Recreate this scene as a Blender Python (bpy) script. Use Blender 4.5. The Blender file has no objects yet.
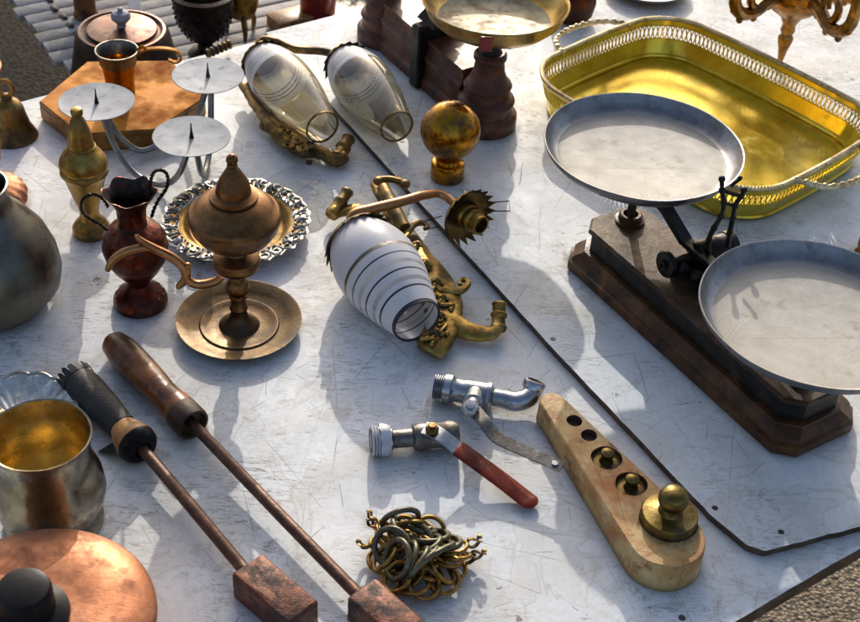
import bpy, math, random
from mathutils import Vector, Matrix, Quaternion, noise
R = math.radians
PI = math.pi
TZ = 0.75            # height of the painted tabletop above the ground
rnd = random.Random(7)

scene = bpy.context.scene
COL = scene.collection

# ------------------------------------------------------------------ camera
FPX, CZ = 1345.0, 1.03
_p, _r = R(39.3), R(4.1)
_f = Vector((0, math.cos(_p), -math.sin(_p)))
_rt = Vector((1, 0, 0)); _up = Vector((0, math.sin(_p), math.cos(_p)))
_A = _rt * math.cos(_r) + _up * math.sin(_r)
_U = -_rt * math.sin(_r) + _up * math.cos(_r)
EYE = Vector((0, 0, CZ + TZ))

def ray(px, py):
    return _f + _A * ((px - 430) / FPX) - _U * ((py - 311) / FPX)

def T(px, py, h=0.0):
    """where the sight line through a spot of the photo meets the level h above the tabletop"""
    d = ray(px, py)
    return EYE + d * ((CZ - h) / -d.z)

def TV(px, py, P0, dr):
    """same, on the upright plane through P0 running along dr"""
    n = Vector((-dr[1], dr[0], 0)); d = ray(px, py)
    return EYE + d * ((P0 - EYE).dot(n) / d.dot(n))

def ppm(P):
    return FPX / (P - EYE).dot(_f)

cam = bpy.data.cameras.new('camera')
cam.sensor_fit = 'HORIZONTAL'; cam.sensor_width = 36; cam.lens = FPX / 860 * 36
cam.clip_start = 0.05; cam.clip_end = 500
cam.dof.use_dof = True; cam.dof.focus_distance = 1.5; cam.dof.aperture_fstop = 13
camo = bpy.data.objects.new('camera', cam); COL.objects.link(camo)
M = Matrix((( _A.x, _U.x, -_f.x, EYE.x), (_A.y, _U.y, -_f.y, EYE.y), (_A.z, _U.z, -_f.z, EYE.z), (0, 0, 0, 1)))
camo.matrix_world = M
scene.camera = camo

# ------------------------------------------------------------------ light
SUN_EL, SUN_AZ = R(23), R(-3)
sd = Vector((math.sin(SUN_AZ) * math.cos(SUN_EL), math.cos(SUN_AZ) * math.cos(SUN_EL), math.sin(SUN_EL)))
world = bpy.data.worlds.new('World'); scene.world = world; world.use_nodes = True
wn = world.node_tree; bgn = wn.nodes['Background']
sky = wn.nodes.new('ShaderNodeTexSky'); sky.sky_type = 'NISHITA'; sky.sun_disc = False
sky.sun_elevation = SUN_EL; sky.sun_rotation = SUN_AZ; sky.air_density = 0.8; sky.dust_density = 4.0; sky.ozone_density = 0.6
wn.links.new(sky.outputs[0], bgn.inputs[0]); bgn.inputs[1].default_value = 0.215
sl = bpy.data.lights.new('sun', 'SUN'); sl.energy = 3.05; sl.angle = R(0.55); sl.color = (1.0, 0.94, 0.84)
so = bpy.data.objects.new('sun', sl); COL.objects.link(so); so.rotation_euler = sd.to_track_quat('Z', 'Y').to_euler()
scene.view_settings.view_transform = 'Standard'; scene.view_settings.look = 'None'
scene.view_settings.exposure = 0; scene.view_settings.gamma = 1
scene.cycles.max_bounces = 10; scene.cycles.transparent_max_bounces = 16
scene.cycles.sample_clamp_indirect = 6

# ------------------------------------------------------------------ node helpers
class NT:
    def __init__(s, name):
        s.m = bpy.data.materials.new(name); s.m.use_nodes = True
        s.t = s.m.node_tree; s.b = s.t.nodes['Principled BSDF']; s.out = s.t.nodes['Material Output']
        s.co = s.n('ShaderNodeTexCoord').outputs['Object']
    def n(s, k, **kw):
        x = s.t.nodes.new(k)
        for a, v in kw.items(): setattr(x, a, v)
        return x
    def L(s, a, b): s.t.links.new(a, b)
    def put(s, sock, v):
        if hasattr(v, 'is_linked') or hasattr(v, 'links'): s.L(v, sock)
        else: sock.default_value = v
    def mapping(s, scale=(1, 1, 1), rot=(0, 0, 0), loc=(0, 0, 0), src=None):
        m = s.n('ShaderNodeMapping'); s.L(src or s.co, m.inputs[0])
        m.inputs['Scale'].default_value = scale; m.inputs['Rotation'].default_value = rot; m.inputs['Location'].default_value = loc
        return m.outputs[0]
    def noise(s, scale, detail=6, rough=.6, dist=0, src=None):
        x = s.n('ShaderNodeTexNoise'); s.L(src or s.co, x.inputs['Vector'])
        x.inputs['Scale'].default_value = scale; x.inputs['Detail'].default_value = min(detail, 4)
        x.inputs['Roughness'].default_value = rough; x.inputs['Distortion'].default_value = dist
        return x.outputs['Fac']
    def noisec(s, scale, src=None):
        x = s.n('ShaderNodeTexNoise'); s.L(src or s.co, x.inputs['Vector']); x.inputs['Scale'].default_value = scale
        return x.outputs['Color']
    def voro(s, scale, feature='F1', src=None, rand=1):
        x = s.n('ShaderNodeTexVoronoi', feature=feature); s.L(src or s.co, x.inputs['Vector'])
        x.inputs['Scale'].default_value = scale; x.inputs['Randomness'].default_value = rand
        return x
    def scratch(s, scale, w, seed, thr=.3, warp=.01):
        """single straight scratches: one randomly turned stroke in each cell"""
        src = s.mapping((1, 1, 0), (0, 0, seed * .7), (seed * 3.7, seed * 1.9, 0))
        if warp: src = s.vadd(src, s.noisec(7), warp)
        v = s.n('ShaderNodeTexVoronoi', feature='F1', voronoi_dimensions='2D'); s.L(src, v.inputs['Vector']); v.inputs['Scale'].default_value = scale
        d = s.n('ShaderNodeVectorMath', operation='SUBTRACT'); s.L(src, d.inputs[0]); s.L(v.outputs['Position'], d.inputs[1])
        cs = s.n('ShaderNodeSeparateColor'); s.L(v.outputs['Color'], cs.inputs[0])
        ro = s.n('ShaderNodeVectorRotate', rotation_type='Z_AXIS'); s.L(d.outputs[0], ro.inputs['Vector']); s.L(s.math('MULTIPLY', cs.outputs[0], 6.2832), ro.inputs['Angle'])
        xy = s.n('ShaderNodeSeparateXYZ'); s.L(ro.outputs[0], xy.inputs[0])
        ln = s.rng(s.math('ABSOLUTE', s.math('ADD', xy.outputs[1], s.math('MULTIPLY', s.math('SUBTRACT', cs.outputs[2], .5), .35 / scale))), w * .35, w, 1, 0)
        ends = s.rng(s.math('ABSOLUTE', xy.outputs[0]), .30 / scale, .62 / scale, 1, 0)
        return s.math('MULTIPLY', s.math('MULTIPLY', ln, ends), s.rng(cs.outputs[1], thr, 1, 0, 1))
    def ramp(s, f, stops):
        r = s.n('ShaderNodeValToRGB'); s.L(f, r.inputs[0]); e = r.color_ramp.elements
        while len(e) < len(stops): e.new(.5)
        for i, (p, c) in enumerate(stops):
            e[i].position = p; e[i].color = (c[0], c[1], c[2], 1) if hasattr(c, '__len__') else (c, c, c, 1)
        return r.outputs[0]
    def rng(s, f, a, b, c, d, smooth=False):
        m = s.n('ShaderNodeMapRange'); m.clamp = True
        if smooth: m.interpolation_type = 'SMOOTHSTEP'
        s.L(f, m.inputs[0])
        for i, v in enumerate((a, b, c, d)): m.inputs[i + 1].default_value = v
        return m.outputs[0]
    def math(s, op, a, b=0.0):
        m = s.n('ShaderNodeMath', operation=op); s.put(m.inputs[0], a); s.put(m.inputs[1], b); return m.outputs[0]
    def mix(s, f, a, b, mode='MIX'):
        m = s.n('ShaderNodeMix', data_type='RGBA', blend_type=mode)
        s.put(m.inputs[0], f)
        for sock, v in ((m.inputs[6], a), (m.inputs[7], b)):
            if isinstance(v, tuple): sock.default_value = (v[0], v[1], v[2], 1)
            else: s.L(v, sock)
        return m.outputs[2]
    def vadd(s, a, c, k):
        """coordinate a warped by colour noise c"""
        m = s.n('ShaderNodeVectorMath', operation='MULTIPLY_ADD')
        s.L(c, m.inputs[0]); m.inputs[1].default_value = (k, k, k); s.L(a, m.inputs[2]); return m.outputs[0]
    def bump(s, h, strength=.2, dist=.002, prev=None):
        b = s.n('ShaderNodeBump'); s.L(h, b.inputs['Height'])
        b.inputs['Strength'].default_value = strength; b.inputs['Distance'].default_value = dist
        if prev is not None: s.L(prev, b.inputs['Normal'])
        return b.outputs[0]
    def set(s, **kw):
        names = dict(col='Base Color', rough='Roughness', metal='Metallic', normal='Normal', spec='Specular IOR Level', coat='Coat Weight', coatr='Coat Roughness', trans='Transmission Weight', ior='IOR')
        for k, v in kw.items():
            sock = s.b.inputs[names[k]]
            if isinstance(v, tuple): sock.default_value = (v[0], v[1], v[2], 1)
            elif isinstance(v, (int, float)): sock.default_value = v
            else: s.L(v, sock)
        return s.m

def metal(name, stops, rough=(.25, .5), scale=25, bump=.15, bscale=220, metallic=1.0, grime=None, gthr=(.55, .7), gscale=14, dents=0.0, ao=0.0, aocol=(.03, .022, .014)):
    n = NT(name)
    w = n.vadd(n.co, n.noisec(scale * .7), .02)
    f = n.noise(scale, 8, .65, src=w)
    k = len(stops)
    c = n.ramp(f, [(.3 + .42 * i / max(1, k - 1), s_) for i, s_ in enumerate(stops)])
    r = n.rng(n.noise(scale * 2.3, 6, .7), .3, .7, rough[0], rough[1])
    met = metallic
    c = n.mix(n.rng(n.noise(scale * 6, 6, .75), .45, .75, 0, .45), c, tuple(v * .55 for v in stops[0]))
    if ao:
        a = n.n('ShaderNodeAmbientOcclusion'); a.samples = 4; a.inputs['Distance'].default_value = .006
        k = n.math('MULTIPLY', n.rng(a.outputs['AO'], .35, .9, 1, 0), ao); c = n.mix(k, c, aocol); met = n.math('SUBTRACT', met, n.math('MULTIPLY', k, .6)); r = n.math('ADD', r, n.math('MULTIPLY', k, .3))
    if grime:
        g = n.rng(n.noise(gscale, 9, .7), gthr[0], gthr[1], 0, 1)
        c = n.mix(g, c, grime); r = n.math('ADD', r, n.math('MULTIPLY', g, .3))
        met = n.math('SUBTRACT', met, n.math('MULTIPLY', g, metallic * .75))
    # fine scratches
    sc = n.noise(90, 3, .6, src=n.mapping((1, 14, 3), (.4, .7, .9)))
    hh = n.math('ADD', n.math('MULTIPLY', sc, .5), n.noise(bscale, 4, .7))
    nm = n.bump(hh, bump, .0012)
    if dents: nm = n.bump(n.noise(scale * 1.6, 2, .4), dents, .01, nm)
    return n.set(col=c, rough=r, metal=met, normal=nm)

def plain(name, c1, c2, rough=(.4, .6), scale=30, bump=.2, metallic=0.0, bscale=150, dark=None):
    return metal(name, [c1, c2], rough, scale, bump, bscale, metallic, grime=dark)

# ---- painted board
def paint_board(name, tint=(1, 1, 1)):
    n = NT(name)
    big = n.noise(3.2, 7, .62); mid = n.noise(17, 8, .68); fine = n.noise(140, 5, .7)
    c = n.ramp(big, [(.3, (.66 * tint[0], .695 * tint[1], .715 * tint[2])), (.5, (.745 * tint[0], .775 * tint[1], .785 * tint[2])), (.7, (.79 * tint[0], .815 * tint[1], .815 * tint[2]))])
    c = n.mix(n.rng(mid, .42, .72, 0, .55), c, (.62, .63, .63))
    c = n.mix(n.rng(n.noise(8, 9, .75), .5, .74, 0, .6), c, (.56, .54, .47))
    c = n.mix(n.rng(n.noise(5, 8, .7, src=n.mapping((1, 1, 1), (0, 0, 0), (9, 2, 0))), .52, .7, 0, .4), c, (.42, .43, .45))         # yellowish dirt
    # random straight scratches in every direction, from long cuts to short nicks
    tot = None
    for k, (sc, w, thr, a) in enumerate(((2.2, .00075, .0, .75), (3.4, .0008, .0, .8), (4.6, .0007, .1, .75), (6.5, .0008, .15, .8), (9, .0008, .2, .85), (13, .0008, .3, .8), (19, .0007, .3, .8), (27, .00075, .35, .8), (40, .0007, .4, .75))):
        msk = n.rng(n.noise(3.1 + k * .9, 4, .7, src=n.mapping((1, 1, 1), (0, 0, 0), (k * 5.3, 2, 0))), .42, .60, .16, a)
        v = n.math('MULTIPLY', n.scratch(sc, w, k + 1, thr, .02), msk)
        tot = v if tot is None else n.math('MAXIMUM', tot, v)
    # scuffed patches: dense fine dark strokes together
    sc_ = n.rng(n.noise(60, 4, .7, src=n.mapping((1, 7, .01), (0, 0, .9))), .56, .66, 0, 1)
    sc2 = n.rng(n.noise(55, 4, .7, src=n.mapping((1, 8, .01), (0, 0, 2.4))), .56, .66, 0, 1)
    pt = n.rng(n.noise(7.5, 4, .65, src=n.mapping((1, 1, 1), (0, 0, 0), (1, 8, 3))), .47, .62, 0, .85)
    tot = n.math('MAXIMUM', tot, n.math('MULTIPLY', n.math('MAXIMUM', sc_, sc2), pt))
    c = n.mix(tot, c, (.15, .145, .14))
    lt = n.math('MAXIMUM', n.scratch(7, .0006, 21, .3), n.scratch(17, .0006, 22, .4))
    c = n.mix(n.math('MULTIPLY', lt, .5), c, (.92, .92, .92))
    # worn blotches and specks
    blot = n.math('MULTIPLY', n.rng(n.noise(55, 8, .8), .52, .66, 0, 1), n.rng(n.noise(6.5, 4, .6), .47, .63, 0, .75))
    c = n.mix(blot, c, (.25, .235, .21))
    c = n.mix(n.math('MULTIPLY', n.rng(n.noise(170, 3, .8), .5, .7, 0, 1), n.rng(n.noise(4.4, 4, .7, src=n.mapping((1, 1, 1), (0, 0, 0), (6, 1, 2))), .4, .6, .12, .5)), c, (.40, .385, .35))
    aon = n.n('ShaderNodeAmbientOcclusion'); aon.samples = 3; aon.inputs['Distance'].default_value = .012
    c = n.mix(n.rng(aon.outputs['AO'], .4, .95, .55, 0), c, (.24, .205, .15))  # browner tone where other surfaces come close
    # stains with soft rims, and chips where the paint has gone
    stn = n.noise(5.5, 4, .55, 1.2, src=n.mapping((1, 1, 1), (0, 0, 0), (12, 7, 0)))
    c = n.mix(n.rng(stn, .52, .60, 0, .30), c, (.50, .46, .37))
    c = n.mix(n.math('MULTIPLY', n.rng(n.math('ABSOLUTE', n.math('SUBTRACT', stn, .55)), 0, .012, 1, 0), .28), c, (.34, .29, .22))
    chip = n.math('MULTIPLY', n.rng(n.noise(31, 4, .75, .6, src=n.mapping((1, 1.6, 1), (0, 0, .6))), .655, .668, 0, 1), n.rng(n.noise(3.7, 3, .6, src=n.mapping((1, 1, 1), (0, 0, 0), (2, 14, 0))), .46, .58, 0, .85))
    c = n.mix(chip, c, (.17, .135, .10))
    spk = n.math('MULTIPLY', n.rng(n.voro(95).outputs['Distance'], .06, .1, 1, 0), n.rng(n.noise(31, 2, .5), .6, .66, 0, .8))
    c = n.mix(spk, c, (.10, .08, .06))
    rust = n.math('MULTIPLY', n.rng(n.noise(38, 6, .7), .6, .7, 0, 1), n.rng(n.noise(4.2, 3, .5, src=n.mapping((1, 1, 1), (0, 0, 0), (4, 8, 0))), .6, .68, 0, .5))
    c = n.mix(rust, c, (.42, .27, .13))
    h = n.math('SUBTRACT', n.math('MULTIPLY', fine, .5), tot)
    nm = n.bump(h, .35, .0012); nm = n.bump(mid, .12, .006, nm)
    r = n.math('ADD', n.rng(mid, .35, .7, .5, .7), n.math('MULTIPLY', tot, .2))
    return n.set(col=c, rough=r, normal=nm, spec=.22)

def wood(name, c1, c2, c3, stretch=(1, 1, 9), scale=18, rough=(.4, .6), dirt=(.06, .04, .03), dthr=(.58, .74), bump=.3, spec=.35, rotz=0):
    n = NT(name)
    src = n.mapping((stretch[0], stretch[1], stretch[2]), src=n.mapping((1, 1, 1), (0, 0, rotz)))
    g = n.noise(scale, 8, .65, .8, src=src)
    c = n.ramp(g, [(.3, c1), (.5, c2), (.7, c3)])
    c = n.mix(n.rng(n.noise(21, 8, .72), dthr[0], dthr[1], 0, .85), c, dirt)
    r = n.rng(n.noise(40, 5, .6), .3, .7, rough[0], rough[1])
    return n.set(col=c, rough=r, spec=spec, normal=n.bump(n.math('ADD', g, n.noise(120, 5, .7)), bump, .0015))

def glass(name, tint=(.96, .97, .95), edge=(.55, .56, .45)):
    n = NT(name)
    lw = n.n('ShaderNodeLayerWeight'); lw.inputs[0].default_value = .25
    t = n.n('ShaderNodeBsdfTransparent'); g = n.n('ShaderNodeBsdfGlossy'); g.inputs['Roughness'].default_value = .04
    col = n.mix(n.rng(lw.outputs['Facing'], .3, 1, 0, 1), tint, edge); n.L(col, t.inputs[0])
    mx = n.n('ShaderNodeMixShader'); n.L(n.rng(lw.outputs['Fresnel'], 0, 1, .07, .75), mx.inputs[0])
    n.L(t.outputs[0], mx.inputs[1]); n.L(g.outputs[0], mx.inputs[2])
    d = n.n('ShaderNodeBsdfDiffuse'); d.inputs[0].default_value = (.75, .73, .66, 1)
    m2 = n.n('ShaderNodeMixShader'); n.L(n.rng(n.noise(30, 6, .7), .4, .75, .03, .16), m2.inputs[0])
    n.L(mx.outputs[0], m2.inputs[1]); n.L(d.outputs[0], m2.inputs[2])
    n.L(m2.outputs[0], n.out.inputs[0]); return n.m

def frosted(name, c=(.86, .87, .92), see=.12):
    n = NT(name)
    d = n.n('ShaderNodeBsdfDiffuse'); t = n.n('ShaderNodeBsdfTranslucent'); g = n.n('ShaderNodeBsdfGlossy'); tr = n.n('ShaderNodeBsdfTransparent')
    cc = n.mix(n.rng(n.noise(45, 7, .7), .5, .8, 0, .25), c, (.6, .58, .52))
    for x in (d, t): n.L(cc, x.inputs[0])
    g.inputs['Roughness'].default_value = .28
    a = n.n('ShaderNodeMixShader'); a.inputs[0].default_value = .4; n.L(d.outputs[0], a.inputs[1]); n.L(t.outputs[0], a.inputs[2])
    b = n.n('ShaderNodeMixShader'); b.inputs[0].default_value = see; n.L(a.outputs[0], b.inputs[1]); n.L(tr.outputs[0], b.inputs[2])
    lw = n.n('ShaderNodeLayerWeight'); lw.inputs[0].default_value = .3
    e = n.n('ShaderNodeMixShader'); n.L(n.rng(lw.outputs['Fresnel'], 0, 1, .03, .4), e.inputs[0]); n.L(b.outputs[0], e.inputs[1]); n.L(g.outputs[0], e.inputs[2])
    n.L(e.outputs[0], n.out.inputs[0]); return n.m

def asphalt(name, k=(1, 1, 1), scale=95):
    n = NT(name)
    v = n.voro(scale); v2 = n.voro(scale * 2.3)
    col = n.ramp(n.noise(60, 4, .6), [(.3, tuple(a * b for a, b in zip((.10, .08, .06), k))), (.55, tuple(a * b for a, b in zip((.20, .17, .13), k))), (.75, tuple(a * b for a, b in zip((.34, .30, .24), k)))])
    tone = n.n('ShaderNodeSeparateColor'); n.L(v.outputs['Color'], tone.inputs[0])
    c = n.mix(n.rng(tone.outputs[0], 0, 1, 0, .55), col, tuple(.36 * q for q in k))
    c = n.mix(n.rng(tone.outputs[1], .7, 1, 0, .6), c, tuple(.05 * q for q in k))
    c = n.mix(n.rng(v.outputs['Distance'], .35, .75, 0, .85), c, tuple(.03 * q for q in k))
    c = n.mix(n.rng(n.noise(2.5, 6, .6), .4, .7, 0, .35), c, tuple(.12 * q for q in k))
    h = n.math('ADD', n.math('SUBTRACT', 1.0, v.outputs['Distance']), n.math('MULTIPLY', v2.outputs['Distance'], -.4))
    return n.set(col=c, rough=.85, normal=n.bump(h, .9, .006))

def stained_block(name):
    n = NT(name)
    w = n.vadd(n.co, n.noisec(20), .015)
    c = n.ramp(n.noise(22, 4, .7, src=w), [(.32, (.32, .15, .04)), (.48, (.50, .31, .115)), (.66, (.62, .46, .22))])
    c = n.mix(n.rng(n.noise(14, 4, .75, src=n.mapping((1, 1, 1), (0, 0, 0), (3, 1, 2))), .48, .66, 0, .9), c, (.40, .15, .04))
    c = n.mix(n.rng(n.noise(34, 4, .75, src=n.mapping((1, 1, 1), (0, 0, 0), (8, 4, 2))), .54, .66, 0, .85), c, (.16, .055, .018))
    g = n.noise(30, 4, .6, src=n.mapping((1, 16, 16), src=n.mapping((1, 1, 1), (0, 0, 1.17))))
    c = n.mix(n.rng(g, .5, .7, 0, .4), c, (.30, .15, .055))
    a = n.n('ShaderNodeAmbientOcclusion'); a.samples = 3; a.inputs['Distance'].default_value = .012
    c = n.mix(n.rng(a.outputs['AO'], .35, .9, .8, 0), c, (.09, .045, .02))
    tot = n.math('MAXIMUM', n.scratch(30, .0006, 51, .1), n.scratch(55, .0005, 52, .2)); c = n.mix(n.math('MULTIPLY', tot, .5), c, (.12, .06, .03))
    h = n.math('ADD', n.noise(60, 4, .7), n.math('MULTIPLY', n.noise(18, 4, .6), 1.5))
    return n.set(col=c, rough=n.rng(n.noise(40, 4), .3, .7, .45, .7), spec=.35, normal=n.bump(h, .45, .002))

def worn_tin(name):
    n = NT(name)
    c = n.ramp(n.noise(15, 4, .7), [(.3, (.29, .275, .245)), (.5, (.385, .37, .33)), (.7, (.44, .42, .38))])
    c = n.mix(n.rng(n.noise(48, 4, .75), .46, .72, 0, .4), c, (.30, .28, .235))
    c = n.mix(n.rng(n.noise(7, 4, .7, src=n.mapping((1, 1, 1), (0, 0, 0), (3, 5, 1))), .5, .68, 0, .4), c, (.32, .285, .22))
    tot = None
    for k, (sc, w, thr) in enumerate(((6, .0006, .1), (11, .0005, .1), (19, .0005, .2), (32, .0005, .2), (50, .0005, .3))):
        v = n.scratch(sc, w, k + 31, thr, .015); tot = v if tot is None else n.math('MAXIMUM', tot, v)
    c = n.mix(n.math('MULTIPLY', tot, .35), c, (.25, .24, .22))
    lt = n.math('MAXIMUM', n.scratch(14, .0005, 41, .3, .01), n.scratch(27, .0005, 42, .3, .01)); c = n.mix(n.math('MULTIPLY', lt, .25), c, (.72, .70, .66))
    sx = n.n('ShaderNodeSeparateXYZ'); n.L(n.vadd(n.co, n.noisec(9), .006), sx.inputs[0])
    rad = n.math('SQRT', n.math('ADD', n.math('MULTIPLY', sx.outputs[0], sx.outputs[0]), n.math('MULTIPLY', sx.outputs[1], sx.outputs[1])))
    cb = n.n('ShaderNodeCombineXYZ'); n.L(rad, cb.inputs[0])
    rings = n.noise(260, 3, .7, src=cb.outputs[0])
    c = n.mix(n.math('MULTIPLY', n.rng(rings, .5, .7, 0, .35), n.rng(n.noise(14, 3, .6), .4, .6, .2, 1)), c, (.25, .24, .21))
    c = n.mix(n.rng(rad, .078, .104, 0, .55), c, (.27, .245, .20))
    c = n.mix(n.math('MULTIPLY', n.rng(n.noise(26, 4, .75, src=n.mapping((1, 1, 1), (0, 0, 0), (2, 2, 5))), .6, .66, 0, 1), .45), c, (.24, .19, .13))
    spk = n.math('MULTIPLY', n.rng(n.voro(150).outputs['Distance'], .08, .14, 1, 0), n.rng(n.noise(40, 2, .5), .58, .66, 0, .7)); c = n.mix(spk, c, (.16, .13, .10))
    return n.set(col=c, rough=n.rng(n.noise(22, 4, .6), .3, .7, .5, .68), metal=.12, spec=.3, normal=n.bump(n.math('ADD', n.math('MULTIPLY', tot, -1), n.noise(60, 4, .6)), .3, .001))

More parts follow.
